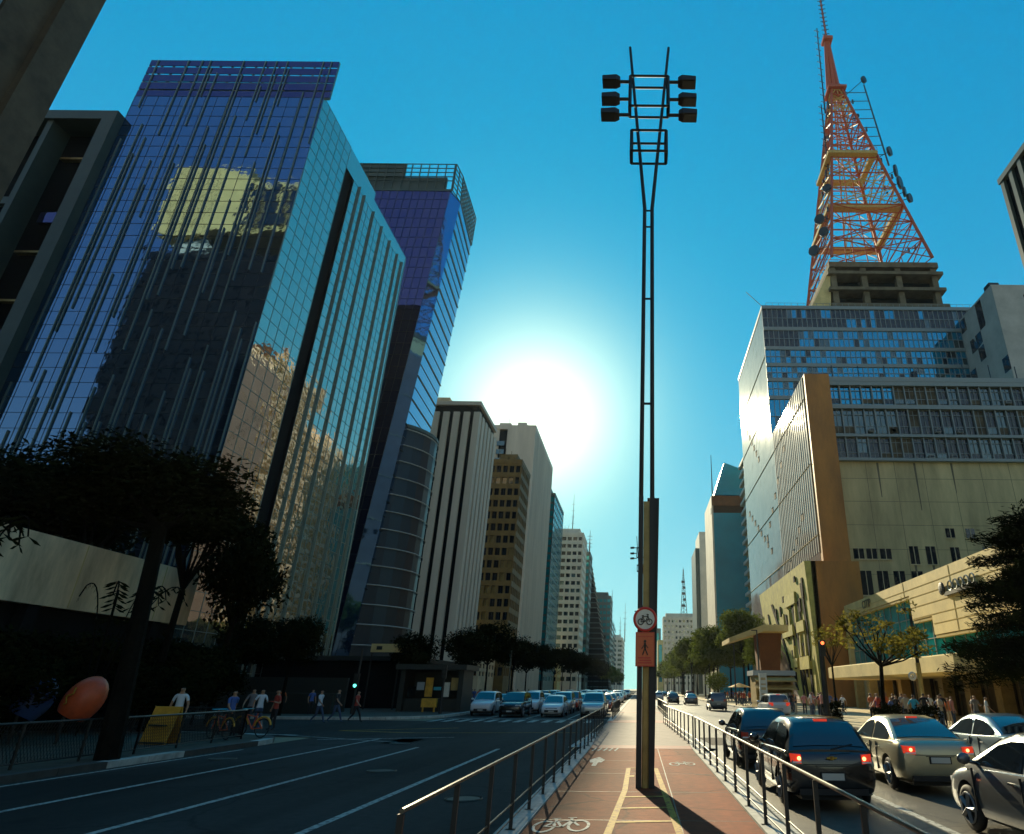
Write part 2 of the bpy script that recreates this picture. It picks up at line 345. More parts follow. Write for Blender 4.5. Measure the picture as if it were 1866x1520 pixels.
def curtain(mb, o, u, n, W, z0, z1, nu, nv, tilt=.004, mi=0, rnd=random, skip=None):
    o = Vector(o); Z = Vector((0,0,1)); cw = W/nu; ch = (z1-z0)/nv
    for i in range(nu):
        for j in range(nv):
            if skip and skip(i, j): continue
            b = o+u*cw*i+Z*ch*j; t1 = rnd.gauss(0, tilt)*cw; t2 = rnd.gauss(0, tilt)*ch
            m_ = mi if isinstance(mi, int) else mi(i, j)
            mb.quad(b+n*(t1+t2), b+u*cw+n*(-t1+t2), b+u*cw+Z*ch+n*(-t1-t2), b+Z*ch+n*(t1-t2), m_)
def mullions(mb, o, u, n, W, z0, z1, nu, nv, t=.06, d=.06, mi=0, th=None):
    o = Vector(o); Z = Vector((0,0,1)); th = th or t
    if nu:
        for i in range(nu+1): mb.obox(o+u*(W*i/nu-t/2), u, n, t, d, z1-z0, mi)
    if nv:
        for j in range(nv+1): mb.obox(o+Z*((z1-z0)*j/nv-th/2)+n*.003, u, n, W, d*.9, th, mi)
def block(mb, x0, x1, y0, y1, z0, z1, mi=0): mb.box(x0,x1,y0,y1,z0,z1,mi)
def wb(mb, name, mats, par, smooth=False, kind=None, label=None):
    """build a part authored in world coordinates under par"""
    o = mb.build(name, mats, par, smooth); o.location = -par.location
    if kind: o['kind'] = kind
    if label: o['label'] = label
    return o
def struct(name, mb, mats): return tag(mb.build(name, mats), kind='structure')
rnd = random.Random(7)

# ------------------------------------------------------------------ ground, roads, pavements
mb = MB(); mb.quad((-3000,-3000,-.03),(3000,-3000,-.03),(3000,3000,-.03),(-3000,3000,-.03)); struct('ground', mb, M['ground'])
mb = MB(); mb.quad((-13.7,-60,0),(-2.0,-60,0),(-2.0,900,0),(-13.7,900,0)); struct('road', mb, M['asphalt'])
mb = MB(); mb.quad((2.2,-60,0),(11.9,-60,0),(11.9,900,0),(2.2,900,0)); struct('road', mb, M['asphalt_sunlit'])
mb = MB(); mb.quad((-160,30.2,-.004),(-13.7,30.2,-.004),(-13.7,45.0,-.004),(-160,45.0,-.004)); mb.quad((-2,29.5,.0),(2.2,29.5,.0),(2.2,43.5,.0),(-2,43.5,.0)); struct('side_street', mb, M['asphalt'])
def pavement(pts, z=.15):
    mb = MB(); mb.prism(pts, -.02, z, 0); return struct('pavement', mb, M['paving'])
def kerb(pts, pat=None, wd=.32, z=.158):
    """kerbstones laid one by one along the line, alternately pale and dark"""
    mb = MB(); k = 0
    for (a, b) in zip(pts[:-1], pts[1:]):
        a = Vector((*a,0)); b = Vector((*b,0)); L = (b-a).length; u = (b-a).normalized(); n = Vector((u.y,-u.x,0))
        s = 0
        while s < L-.05:
            l = min(1.5, L-s); mb.obox(a+u*s+u*.01+n*.03-Vector((0,0,.012)), u, -n, l-.02, wd, z+.012, (pat(k) if pat else 0)); s += l; k += 1
    return struct('kerb', mb, [M['kerb'], M['kerb_d']])
arc = [(-14.9+1.2*math.sin(t), 28.2+1.2*(1-math.cos(t))) for t in [0]] 
lp = [(-13.7,-60),(-13.7,25.5)] + [(-17.7+4*math.cos(R(t)), 25.5+4.2*math.sin(R(t))) for t in range(10,91,10)] + [(-160,29.7)]
pavement([(-160,-60)] + lp).data.materials[0] = M['paving_sh']
kerb([(-13.7+.0,-10),(-13.7,25.5)] + lp[2:], lambda k: 0 if (k*7919) % 5 < 2 else 1)
lp2 = [(-160,45.3),(-19.5,45.3)] + [(-19.5+5.6*math.sin(R(t)), 50.9-5.6*math.cos(R(t))) for t in range(10,91,10)] + [(-13.9,900)]
pavement(lp2 + [(-160,900)]).data.materials[0] = M['paving_sh']; kerb(lp2[:-1]+[(-13.9,200)])
rp = [(11.9,-60),(160,-60),(160,900),(11.9,900)]
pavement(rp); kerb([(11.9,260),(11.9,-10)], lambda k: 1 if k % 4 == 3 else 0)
# median with the cycle lane
mb = MB(); mb.prism([(-2.0,-30),(2.2,-30),(2.2,29.5),(-2.0,29.5)], -.02, .12); mb.prism([(-2.0,43.5),(2.2,43.5),(2.0,900),(-2.0,900)], -.02, .12)
struct('median', mb, M['concrete_l'])
mb = MB()
for x0, x1 in ((-1.98,-1.64),(1.80,2.16)):
    for y0, y1 in ((-20,24.2),(43.6,300)):
        y = y0
        while y < y1-.1:
            l = min(2.0, y1-y); mb.box(x0, x1, y+.01, y+l-.01, .08, .165, 0); y += l
struct('kerb', mb, M['kerb'])
mb = MB(); mb.quad((-1.62,-20,.15),(1.78,-20,.15),(1.78,24.3,.15),(-1.62,24.3,.15)); mb.box(-1.62,1.78,-20,24.3,.10,.146)
struct('cycle_path', mb, M['red_lane'])
mb = MB(); mb.prism([(-1.62,24.9),(1.78,24.9),(2.1,29.4),(2.0,43.5),(1.78,60),(1.78,400),(-1.62,400),(-1.62,60),(-1.9,43.5),(-1.95,29.4)], .02, .15)
struct('cycle_path', mb, M['grey_lane'])
mb = MB()
mb.box(-1.7,1.85,23.9,25.2,.06,.155); mb.box(-1.9,2.0,41.4,44.6,.06,.156); mb.box(-1.66,1.8,58,59.5,.06,.155)
struct('cycle_path', mb, M['red_band'])
# ramps either side of the path where it drops to the crossing (pale aprons)
mb = MB()
mb.add([(-1.98,24.3,.165),(-1.63,24.3,.165),(-1.9,33,.165),(-2.4,33,.01),(-2.6,26,.01)], [(0,4,3,2,1)])
mb.add([(1.8,24.3,.165),(2.16,24.3,.165),(2.9,26,.01),(2.6,33,.01),(2.05,33,.165)], [(0,4,3,2,1)])
struct('kerb', mb, M['kerb'])
# painted markings -----------------------------------------------------
def strip(mb, x0, y0, x1, y1, wd, z=.005, mi=0):
    a = Vector((x0,y0,z)); b = Vector((x1,y1,z)); u = (b-a).normalized(); n = Vector((-u.y,u.x,0))*wd/2
    mb.quad(a-n, b-n, b+n, a+n, mi)
mb = MB()
for x, y1 in ((-4.97,25.2),(-7.93,25.5),(-10.75,29.5)): strip(mb, x, -30, x, y1, .14)
strip(mb, -13.35, -10, -13.35, 24.0, .12)
for x in (-5.0,-7.95,-10.75): strip(mb, x, 49.2, x, 400, .12)
strip(mb, -13.6, 48.6, -2.2, 48.6, .4)
for x in (4.87,8.1):
    strip(mb, x, -20, x, 22, .14)
    for k in range(30): strip(mb, x, 52+k*9, x, 56+k*9, .12)
strip(mb, 2.45, -20, 2.45, 27, .12)
for k in range(12): strip(mb, -13.2+k*.9, 44.0, -13.2+k*.9, 47.2, .42)
strip(mb, -13.0, 28.6, -8.0, 30.6, .14); strip(mb, -16, 31.2, -9, 27.4, .12)
strip(mb, -24, 33.3, -15, 31.0, .3)
struct('road_markings', mb, M['wpaint'])
mb = MB()
strip(mb, -14.6, 34.3, -10.6, 33.2, .22); strip(mb, -14.6, 34.3, -9.6, 37.4, .2); strip(mb, -10.6, 33.2, -3.0, 34.4, .14)
# ladder round the pole on the path
for (a, b) in (((-.26,18.2),(-.27,14.4)),((-.27,14.4),(-.42,10.4)),((-.42,10.4),(-.62,5)),((.43,18.2),(.50,14.4)),((.50,14.4),(.58,10.4)),((.58,10.4),(.72,5))):
    strip(mb, *a, *b, .11, .155)
for y in (13.6,12.4,11.2,10.2,9.3,8.5): strip(mb, -.34, y-.06, .52, y+.06, .13, .156)
strip(mb, -.27, 18.2, .44, 18.2, .1, .156); strip(mb, -.26, 16.6, -.1, 16.6, .3, .156)
struct('road_markings', mb, M['ypaint'])
mb = MB()
# bicycle symbol, arrow and lettering on the left half of the path
def bikemark(mb, cx, cy, s=1.0, z=.157):
    def rg(c, rx, ry, t):
        n = 20
        for i in range(n):
            a = 2*math.pi*i/n; b = 2*math.pi*(i+1)/n
            P = lambda q, k: (c[0]+(rx+k)*math.cos(q), c[1]+(ry+k*2)*math.sin(q), z)
            mb.quad(P(a,0), P(a,t), P(b,t), P(b,0))
    rg((cx-.24*s,cy), .13*s, .36*s, .045); rg((cx+.28*s,cy+.1), .13*s, .36*s, .045)
    for a, b in (((-.24,0),(-.08,.42)),((-.08,.42),(.14,.5)),((-.08,.42),(.03,-.02)),((.03,-.02),(.14,.5)),((-.24,0),(.03,-.02)),((.14,.5),(.28,.1)),((.14,.5),(.12,.72)),((-.1,.42),(-.12,.66)),((-.19,.66),(-.05,.66)),((.06,.72),(.2,.74))):
        strip(mb, cx+a[0]*s, cy+a[1]*s, cx+b[0]*s, cy+b[1]*s, .045, z)
bikemark(mb, -1.14, 10.75, .95)
mb.add([(-1.32,19.4,.157),(-1.02,19.4,.157),(-.95,20.1,.157),(-1.15,20.9,.157),(-1.38,20.1,.157)], [(0,1,2,3,4)])
strip(mb, -1.17, 18.6, -1.17, 19.4, .12, .157)
for k in range(5): strip(mb, -1.5+k*.18, 22.9, -1.42+k*.18, 24.0, .06, .157)
strip(mb, -1.5, 23.4, -.8, 23.4, .07, .158)
bikemark(mb, 1.15, 19.2, .8)
struct('road_markings', mb, M['wpaint'])
mb = MB(); mb.box(-.05,.32,9.55,10.0,.13,.162); struct('manhole_cover', mb, M['s_blk'])

for (x, y, z) in ((-6.6,18.5,.004),(-9.1,27,.004),(-3.4,14.2,.004),(6.3,30,.004),(9.4,41,.004),(-12.2,21,.004)):
    mb = MB(); mb.disc((x,y,z),(0,0,1),.32,.006,24); mb.ring((x,y,z+.004),(0,0,1),.36,.02,24,4); struct('manhole_cover', mb, M['s_blk'])
mb = MB(); pr0_ = random.Random(8)
for k in range(9):
    x = pr0_.choice((-12.3,-9.4,-6.4,-3.5,3.6,6.4,9.6)); y = pr0_.uniform(9,60); a = pr0_.uniform(.5,1.2); c = pr0_.uniform(1,4)
    mb.quad((x-a,y-c,.0025),(x+a,y-c,.0025),(x+a,y+c,.0025),(x-a,y+c,.0025))
struct('road_patch', mb, M['patch'])
# path joints, drain and dirt
mb = MB()
for y in [5.5+k*2.9 for k in range(7)]: mb.box(-1.6,1.76,y,y+.02,.148,.1515)
mb.box(.62,.64,3,24,.148,.1516); struct('path_joint', mb, M['s_blk'])

# ------------------------------------------------------------------ buildings, left side
# near dark block at the picture's top left corner
b = empty('office_building', (-30,2,0), 'dark glass office block with stone pier cut off by the top left corner', 'building')
mb = MB(); mb.box(-60,-26.6,-18,19.5,0,62); wb(mb, 'wall', M['dark'], b)
mb = MB(); mb.box(-27.6,-25.9,18.6,20.0,0,62.4); mb.box(-26.9,-26.2,17.1,18.6,0,62.2); mb.box(-27,-25.95,-18,19.8,60.5,62.3); wb(mb, 'pier', M['pier'], b)
mb = MB(); curtain(mb, (-26.5,-18,0), YP, XP, 34.4, 0, 60, 17, 16, .01); wb(mb, 'curtain_wall', M['glass_d'], b)
mb = MB(); mullions(mb, (-26.48,-18,0), YP, XP, 35, 0, 60, 22, 20, .10, .2); wb(mb, 'mullion_grid', M['mull_l'], b)

# framed dark block behind it
b = empty('office_building', (-75,60,0), 'dark recessed office block with a pale teal frame left of the tall glass tower', 'building')
mb = MB(); mb.box(-95,-57.3,52.5,80,0,58.5); wb(mb, 'wall', M['dark'], b)
mb = MB(); mb.box(-58.6,-57.2,50.0,52.5,0,59.2); mb.box(-95,-58.6,50.0,52.5,58.0,59.2); mb.box(-64.6,-64.0,50.3,52.5,0,58); wb(mb, 'frame', M['teal_fr'], b)
for k, z in enumerate((54.2,45.6,41.8,36,31.5,27,22,17)):
    mb = MB(); mb.box(-63.4+(k%2)*.8,-59.2-(k%3)*.6,52.0,52.49,z,z+(1.3 if k in (1,4,6) else .25)); wb(mb, 'window', M['glass_p'] if k in (1,4,6) else M['brass'], b)
for k, z in enumerate((47.5,34,25)):
    mb = MB(); mb.box(-95,-64.8,51.4,52.0,z,z+.9); wb(mb, 'ledge', M['teal_fr'], b)

# the tall glass tower
TX, TY = -36.0, 51.0
b = empty('glass_tower', (TX-10,TY+13,0), 'tall blue mirrored glass tower with vertical fins, a dark slot and open crown', 'building')
mb = MB(); mb.box(-57.0,TX-.35,TY+.35,78.4,0,61.6); wb(mb, 'core', M['dark'], b)
mb = MB(); curtain(mb, (-57.2,TY,0), XP, YN, 21.2, 0, 62.6, 16, 42, .0012); wb(mb, 'front_glass', M['glass_n'], b)
mb = MB(); mullions(mb, (-57.2,TY,0), XP, YN, 21.2, 0, 62.6, 0, 42, .03, .03); mullions(mb, (-57.2,TY,0), XP, YN, 21.2, 0, 62.6, 16, 0, .03, .025); wb(mb, 'front_mullions', M['mull'], b)
# crown: glass screen with open strips
mb = MB()
for j, (z0, z1) in enumerate(((62.65,63.5),(63.75,64.75),(65.0,66.0),(66.25,67.25),(67.5,68.4))):
    mb = MB(); mb.box(-57.2,-35.45,TY-.01,TY+.08,z0,z1); wb(mb, 'crown_screen', M['glass_p'], b)
mb = MB(); mullions(mb, (-57.2,TY+.1,62.6), XP, YP, 21.7, 62.6, 68.4, 16, 5, .14, .2); wb(mb, 'crown_frame', M['fin'], b)
# vertical fins with staggered ends
mb = MB(); fr = random.Random(3)
for i in range(17):
    x = -56.6+i*1.27
    segs = []
    z = fr.uniform(0,8)
    while z < 62:
        l = fr.uniform(14,34); segs.append((z, min(z+l, 68.3 if z+l > 58 else z+l))); z += l+fr.uniform(1,7)
    for (z0, z1) in segs:
        dx = fr.choice((0,.0,.32)); 
        mb.box(x+dx, x+dx+.08, TY-.14, TY-.01, z0, min(z1,68.3))
        if fr.random() < .45: mb.box(x+dx+.38, x+dx+.45, TY-.14, TY-.01, z0+fr.uniform(2,6), min(z1,68.3)-fr.uniform(1,5))
wb(mb, 'fins', M['fin'], b)
# street side: two glass planes either side of the dark slot
mb = MB(); curtain(mb, (TX,TY,0), YP, XP, 58.2-TY, 0, 62.7, 5, 42, .0014); curtain(mb, (TX,58.2,59.6), YP, XP, 7.8, 59.6, 62.7, 5, 2, .0014)
wb(mb, 'side_glass', M['glass_b'], b)
mb = MB(); curtain(mb, (TX,60.4,0), YP, XP, 17.8, 0, 59.6, 12, 40, .0012); curtain(mb, (TX,66,59.6), YP, XP, 12.2, 59.6, 61.6, 8, 1, .0012); wb(mb, 'side_glass', M['glass_b'], b)
mb = MB(); mb.quad((TX-1.2,58.2,0),(TX-1.2,60.4,0),(TX-1.2,60.4,59.6),(TX-1.2,58.2,59.6)); mb.quad((TX,58.2,0),(TX-1.2,58.2,0),(TX-1.2,58.2,59.6),(TX,58.2,59.6)); mb.quad((TX,60.4,0),(TX-1.2,60.4,0),(TX-1.2,60.4,59.6),(TX,60.4,59.6))
for k in range(30): mb.box(TX-1.15,TX-.9,58.25,60.35,k*2+.2,k*2+.32)
wb(mb, 'slot', M['dark'], b)
mb = MB(); mullions(mb, (TX,TY,0), YP, XP, 7.2, 0, 62.7, 5, 42, .035, .03)
mullions(mb, (TX,60.4,0), YP, XP, 17.8, 0, 59.6, 12, 40, .04, .03)
for y in (61.9,63.4,66.4,69.3,72.3,75.3,77.2): mb.box(TX+.0,TX+.22,y,y+.09,0,60)
wb(mb, 'side_mullions', M['fin'], b)
mb = MB(); mb.box(-57.2,TX-.05,TY+.6,65.9,62.3,62.75); mb.box(-57.2,TX-.05,65.9,78.3,61.2,61.66); mb.box(-57,TX-.02,78.2,78.6,0,61.7); wb(mb, 'roof', M['fin'], b)

# second tower, purple glass, flared towards the top
b = empty('glass_tower', (-45,95,0), 'purple blue glass tower with a green lattice crown rising behind the tall mirrored tower', 'building')
def taper_face(mb, b0, b1, t1, t0, nu, nv, mi=0, off=0):
    b0, b1, t0, t1 = map(Vector, (b0,b1,t0,t1))
    for i in range(nu):
        for j in range(nv):
            P = lambda a, c: (b0.lerp(b1,a)).lerp(t0.lerp(t1,a), c)
            mb.quad(P(i/nu,j/nv), P((i+1)/nu,j/nv), P((i+1)/nu,(j+1)/nv), P(i/nu,(j+1)/nv), mi)
def taper_grid(mb, b0, b1, t1, t0, nu, nv, t, mi=0):
    b0, b1, t0, t1 = map(Vector, (b0,b1,t0,t1))
    for i in range(nu+1):
        if nu: mb.bar(b0.lerp(b1,i/nu), t0.lerp(t1,i/nu), t, mi)
    for j in range(nv+1):
        if nv: mb.bar(b0.lerp(t0,j/nv), b1.lerp(t1,j/nv), t, mi)
F = lambda z: (z/81.0)
cxb, cxt = -39.2, -33.5        # chamfer edge x at bottom and top
mb = MB(); taper_face(mb, (-62,85,0),(cxb,85,0),(cxt,85,81),(-62,85,81), 22, 40); wb(mb, 'front_glass', M['glass_p'], b)
mb = MB(); taper_grid(mb, (-62,84.97,0),(cxb,84.97,0),(cxt,84.97,81),(-62,84.97,81), 22, 40, .05); wb(mb, 'front_mullions', M['mull'], b)
mb = MB(); taper_face(mb, (cxb,85,0),(-38.4,88.0,0),(-32.6,88.0,81),(cxt,85,81), 1, 40); wb(mb, 'corner_glass', M['glass_s'], b)
mb = MB(); taper_face(mb, (-38.4,88.0,0),(-40.6,105,0),(-35.4,105,85),(-32.6,88.0,81), 6, 20); wb(mb, 'side_glass', M['glass_s'], b)
mb = MB()
for j in range(41): mb.bar(Vector((-38.35,88,0)).lerp((-32.55,88,81), j/40), Vector((-40.55,105,0)).lerp((-35.35,105,85), j/40), .2 if j % 2 else .09)
wb(mb, 'side_mullions', M['mull'], b)
mb = MB(); mb.add([(-62,86,0),(-40.5,86,0),(-42,105,0),(-62,105,0),(-62,86,81),(-35,86,81),(-36.6,105,84),(-62,105,84)], [(0,3,2,1),(4,5,6,7),(0,1,5,4),(2,3,7,6),(3,0,4,7)]); wb(mb, 'core', M['dark'], b)
mb = MB(); mb.box(-62,-34.6,85.3,85.8,81,84.2,0); mb.box(-62,-42,85.1,85.3,84.2,87.0,0)
mb.box(-62,-33.3,84.9,85.15,80.8,81.2,0)
for j in range(5): mb.box(-62,-33.2,84.95,85.1,83.1+j*.95,83.2+j*.95,0)
for i in range(20): mb.box(-62+i*1.5,-61.85+i*1.5,84.95,85.12,81,87,0)
taper_grid(mb, (-33.2,85,81),(-32.6,88,81),(-33.0,88.5,87.4),(-33.2,85,87), 2, 6, .16)
taper_grid(mb, (-32.6,88,81),(-35.3,105,85.2),(-35.3,105.5,92.5),(-33.0,88.5,87.4), 12, 6, .16)
wb(mb, 'crown_lattice', M['teal_fr'], b)

# curved dark building with light floor edges
b = empty('office_building', (-44,96,0), 'dark curved building with thin pale floor edges at the foot of the purple tower', 'building')
mb = MB(); n = 14
def cpt(t, r): a = R(-75+t*150); return (-44.2+r*.80*math.cos(a), 95.6+r*.66*math.sin(a))
pts = [cpt(i/n, 13.5) for i in range(n+1)]+[(-46,104),(-46,88)]
mb.prism(pts, 0, 38.6); wb(mb, 'glass_wall', M['mull'], b)
for k in range(15):
    mb = MB()
    for i in range(n):
        p = cpt(i/n, 13.8); q = cpt((i+1)/n, 13.8); mb.bar((*p,1.8+k*2.6),(*q,1.8+k*2.6),.13)
    wb(mb, 'floor_edge', M['concrete_l'], b)
mb = MB(); mb.prism([(x*1.0, y) for x, y in [cpt(i/n, 13.7) for i in range(n+1)]+[(-46,104),(-46,88)]], 38.6, 39.1); wb(mb, 'roof', M['teal_fr'], b)

# ribbed pale tower
def ribbed(name, label, x0, x1, y0, y1, h, nfr, nsd, rib, gap, fx=0, cap=2.0, slot='dark', lean=0):
    b = empty(name, ((x0+x1)/2,(y0+y1)/2,0), label, 'building')
    mb = MB(); mb.box(x0+.6,x1-.6,y0+.6,y1-.6,0,h-.5); wb(mb, 'glass_slots', M[slot], b)
    for side in (0,1):
        cnt = nfr if side == 0 else nsd; L = (x1-x0) if side == 0 else (y1-y0)
        for i in range(cnt):
            wd = L/cnt*rib; s = (L-wd)*i/(cnt-1)
            mb = MB()
            if side == 0: mb.box(x0+s,x0+s+wd,y0,y0+.6,0,h-cap)
            else: mb.box(x1-.6,x1,y0+s+.002+(.6 if i == 0 else 0),y0+s+wd,0,h-cap)
            wb(mb, 'rib', M[gap], b)
    return b
b = ribbed('office_tower', 'pale concrete tower with broad vertical ribs and dark slots right of the purple tower', -51.5,-36.4,130,147,61.5, 7, 6, .64, 'rib', cap=2.6)
mb = MB()
mb.box(-51.5,-50.9,130.0,130.5,58.9,60.6)
mb.box(-51.5,-36.4,130,147,60.6,61.5); mb.box(-48.5,-37.4,131.2,146,58,60.6); wb(mb, 'cap', M['rib'], b)
mb = MB(); mb.box(-50.5,-47,140,147,60,67); mb.box(-46,-40,136,146,61.5,64); wb(mb, 'roof_housing', M['concrete'], b)

def gridded(name, label, x0, x1, y0, y1, h, cols, rows, scols, wm, gl, fw=.66, fh=.6, rec=.35, fr='mull', side='R', z0=4.0, roofm=None, split=2, lim=60, group=None):
    """tower with real recessed windows on the face towards the camera and on the street face"""
    b = empty(name, ((x0+x1)/2,(y0+y1)/2,0), label, 'building', group)
    mb = MB(); rr = random.Random(int(abs(x0*7+y0)))
    s1, ow, oh = wall_grid(mb, (x0,y0,z0), XP, YN, x1-x0, z0, h-1.2, cols, rows, fw, fh, rec)
    xs, un, nn, oo = (x1, YP, XP, (x1,y0,z0)) if side == 'R' else (x0, YP, XN, (x0,y0,z0))
    s2, ow2, oh2 = wall_grid(mb, oo, un, nn, y1-y0, z0, h-1.2, scols, rows, fw, fh, rec)
    if side == 'R': mb.box(x0-.15,x1+.12,y0-.12,y1,h-1.2,h); mb.box(x0,x1,y0,y1,0,z0)
    else: mb.box(x0-.12,x1+.15,y0-.12,y1,h-1.2,h); mb.box(x0,x1,y0,y1,0,z0)
    mb.quad((x0,y1,0),(x1,y1,0),(x1,y1,h),(x0,y1,h))
    xo = x0 if side == 'R' else x1; mb.quad((xo,y0,0),(xo,y1,0),(xo,y1,h),(xo,y0,h))
    wb(mb, 'wall', M[wm], b)
    windows(b, s1, XP, YN, ow, oh, [M[g] for g in gl], M[fr], limit=lim, split=split, rnd=rr)
    windows(b, s2, un, nn, ow2, oh2, [M[g] for g in gl], M[fr], limit=100-lim, split=split, rnd=rr)
    mb = MB(); mb.box(x0+2,x1-2,y0+3,y1-3,h,h+2.6); mb.box(x0+3,x0+4.5,y0+2,y0+3.4,h,h+1.6); mb.box(x1-3.4,x1-2.2,y0+1.4,y0+2.6,h,h+1.3)
    for k in range(3): mb.tube((x0+2+k*1.7,y0+2,h),(x0+2+k*1.7,y0+2,h+rr.uniform(2,4)),.07,n=5)
    wb(mb, 'roof_housing', M[roofm or wm], b)
    return b
gridded('office_tower', 'ochre concrete tower with a grid of dark windows before the tall grey tower', -42.6,-33.6,168,182,61, 5, 17, 6, 'ygrid', ['glass_d','glass_d','brass'], fw=.72, fh=.6, rec=.5, lim=60)  # brass panes stand for glints: light put into the pane colour
b = ribbed('office_tower', 'tall grey tower with fine vertical ribs and a stepped street side below the sun glow', -51,-36.2,200,245,84.5, 3, 22, .5, 'rib', cap=1.4)
mb = MB(); mb.box(-45.8,-36.2,199.8,200.0,0,83.1); mb.box(-51,-36.2,199.8,245,83.1,84.6); mb.box(-50,-46,205,215,84.5,87.5); mb.box(-43,-40,202,206,84.5,86.5); wb(mb, 'end_wall', M['rib'], b)
for j in range(20):
    mb = MB(); mb.box(-49,-46.4,199.5,199.9,20+j*3,21.6+j*3); wb(mb, 'window', M['glass_w'], b)

gridded('office_tower', 'narrow teal glass tower edge showing right of the tall grey ribbed tower', -52,-35.6,252,284,76, 4, 24, 8, 'teal_fr', ['glass_t'], fw=.85, fh=.75, rec=.1, lim=30, split=1)
gridded('apartment_building', 'pale building with stacked balconies and a yellow top below a thin mast', -40.5,-27.5,300,322,70.5, 5, 19, 5, 'white', ['glass_d','glass_w'], fw=.74, fh=.5, rec=.8, lim=70, split=2)
gridded('office_tower', 'slim dark teal tower just behind the balcony building', -40,-26.6,334,350,68, 4, 18, 4, 'teal_fr', ['glass_t','glass_d'], fw=.7, fh=.6, rec=.2, lim=40)
# sloping dark pyramid front
b = empty('office_tower', (-28,372,0), 'dark office building with a steeply sloping pyramid front over the street trees', 'building')
mb = MB(); mb.add([(-44,360,0),(-15.5,360,0),(-15.5,392,0),(-44,392,0),(-40,366,70),(-29.3,366,70),(-29.3,384,70),(-40,384,70)], [(0,1,5,4),(1,2,6,5),(2,3,7,6),(3,0,4,7),(4,5,6,7)]); wb(mb, 'sloping_wall', M['dark'], b)
mb = MB()
for k in range(26):
    t = k/26; mb.bar(Vector((-44,359.8,0)).lerp((-40,365.8,70),t), Vector((-15.4,359.8,0)).lerp((-29.2,365.8,70),t), .45)
    mb.bar(Vector((-15.4,359.8,0)).lerp((-29.2,365.8,70),t), Vector((-15.4,392,0)).lerp((-29.2,384,70),t), .45)
wb(mb, 'lattice', M['teal_fr'], b)
gridded('office_tower', 'grey green block with a flat roof beyond the sloping pyramid front', -34,-19.0,420,450,57, 6, 14, 8, 'teal_fr', ['glass_t','glass_w'], fw=.8, fh=.55, rec=.2, lim=50)
gridded('office_tower', 'blue grey glass block down the left side of the avenue', -40,-22,520,600,52, 5, 12, 18, 'glass_c', ['glass_t'], fw=.8, fh=.6, rec=.1, lim=20)
gridded('office_tower', 'pale hazy block at the end of the left row of towers', -38,-16.5,640,720,47, 4, 10, 14, 'white', ['glass_w'], fw=.7, fh=.5, rec=.1, lim=20)
# low infill between the towers
gridded('shop_building', 'low dark building behind the trees between the mirrored tower and the curved building', -58,-42,84.0-3.0,84.4,9, 6, 2, 2, 'concrete', ['glass_d'], fw=.7, fh=.6, lim=10)
gridded('shop_building', 'low shop building between the ribbed white tower and the ochre tower', -50,-35.5,150,166,10, 5, 3, 5, 'concrete', ['glass_d'], lim=20)
gridded('office_building', 'low pale building with a yellow base behind the street trees on the left', -50,-34.5,286,298,16, 4, 4, 3, 'stone_y', ['glass_d'], lim=20)

# masts on the far left roofs
def mast(name, x, y, z0, z1, r, label, group=None, mt='mull_l'):
    mb = MB(); mb.tube((0,0,0),(0,0,(z1-z0)*.5),r,r*.75,6); mb.tube((0,0,(z1-z0)*.5),(0,0,z1-z0),r*.5,r*.2,6)
    for k in range(4): mb.tube((-r*3,0,(z1-z0)*(.3+.15*k)),(r*3,0,(z1-z0)*(.3+.15*k)),r*.25,n=4)
    o = mb.build(name, M[mt]); o.location = (x,y,z0); tag(o, label, 'antenna', group); return o
mast('antenna_mast', -33.8,308,70.5,92,.28, 'thin grey mast on the balcony building with the yellow top')
mast('antenna_mast', -27.6,340,68,81,.45, 'short thick mast on the slim dark teal tower')
mast('antenna_mast', -19,440,57,64,.2, 'small rod on the flat grey green block')
mast('antenna_mast', -16,700,47,86,.6, 'tall faint mast above the far end of the left row')
mast('antenna_mast', -21,700,47,72,.5, 'shorter faint mast left of the tall one above the far end of the avenue')
mast('antenna_mast', -47,206,87.5,90.5,.1, 'small aerial on the roof of the grey ribbed tower')

# ------------------------------------------------------------------ buildings, right side
# tall slab with the broadcasting tower, and the lower block in front of it
b = empty('office_building', (50,130,0), 'long slab building with blue window bands carrying the red and white lattice tower', 'building')
SX = 26.0
mb = MB(); mb.box(SX+.4,75,118.2,152.5,0,78.0); wb(mb, 'core', M['stain_wall'], b)
mb = MB(); rp_ = random.Random(5)
holes = [(rp_.uniform(93,151), rp_.uniform(12,76)) for _ in range(26)]
line = [(150-k*2.3, 66-k*2.2) for k in range(9)]+[(147-k*3.2,40-k*1.9) for k in range(8)]+[(128-k*3.4,30+k*2.0) for k in range(8)]+[(112-k*2.6,20+k*1.4) for k in range(6)]
side = []
def side_panel(mb, y0, y1, z0, z1):
    nu = max(1,int((y1-y0)/2.0)); nv = max(1,int((z1-z0)/3.2))
    curtain(mb, (SX,y1,z0), YN, XN, y1-y0, z0, z1, nu, nv, .0025, rnd=rp_)
side_panel(mb, 91.9, 117.5, 0, 48.9); side_panel(mb, 117.5, 152.8, 0, 79.0)
wb(mb, 'side_cladding', M['panel'], b)
mb = MB()
for y in [91.9+1.25*k for k in range(20)]: mb.box(SX-.07,SX,y,y+.3,20.5,48.9)
wb(mb, 'side_fins', M['concrete_l'], b)
mb = MB()
for k in range(6):
    z = 12+k*11; y1 = 152.8; y0 = 91.9 if z < 48 else 117.5
    mb.bar((SX-.02,y0,z),(SX-.02,y1,z+.01),.16)
wb(mb, 'side_joints', M['stain_wall'], b)
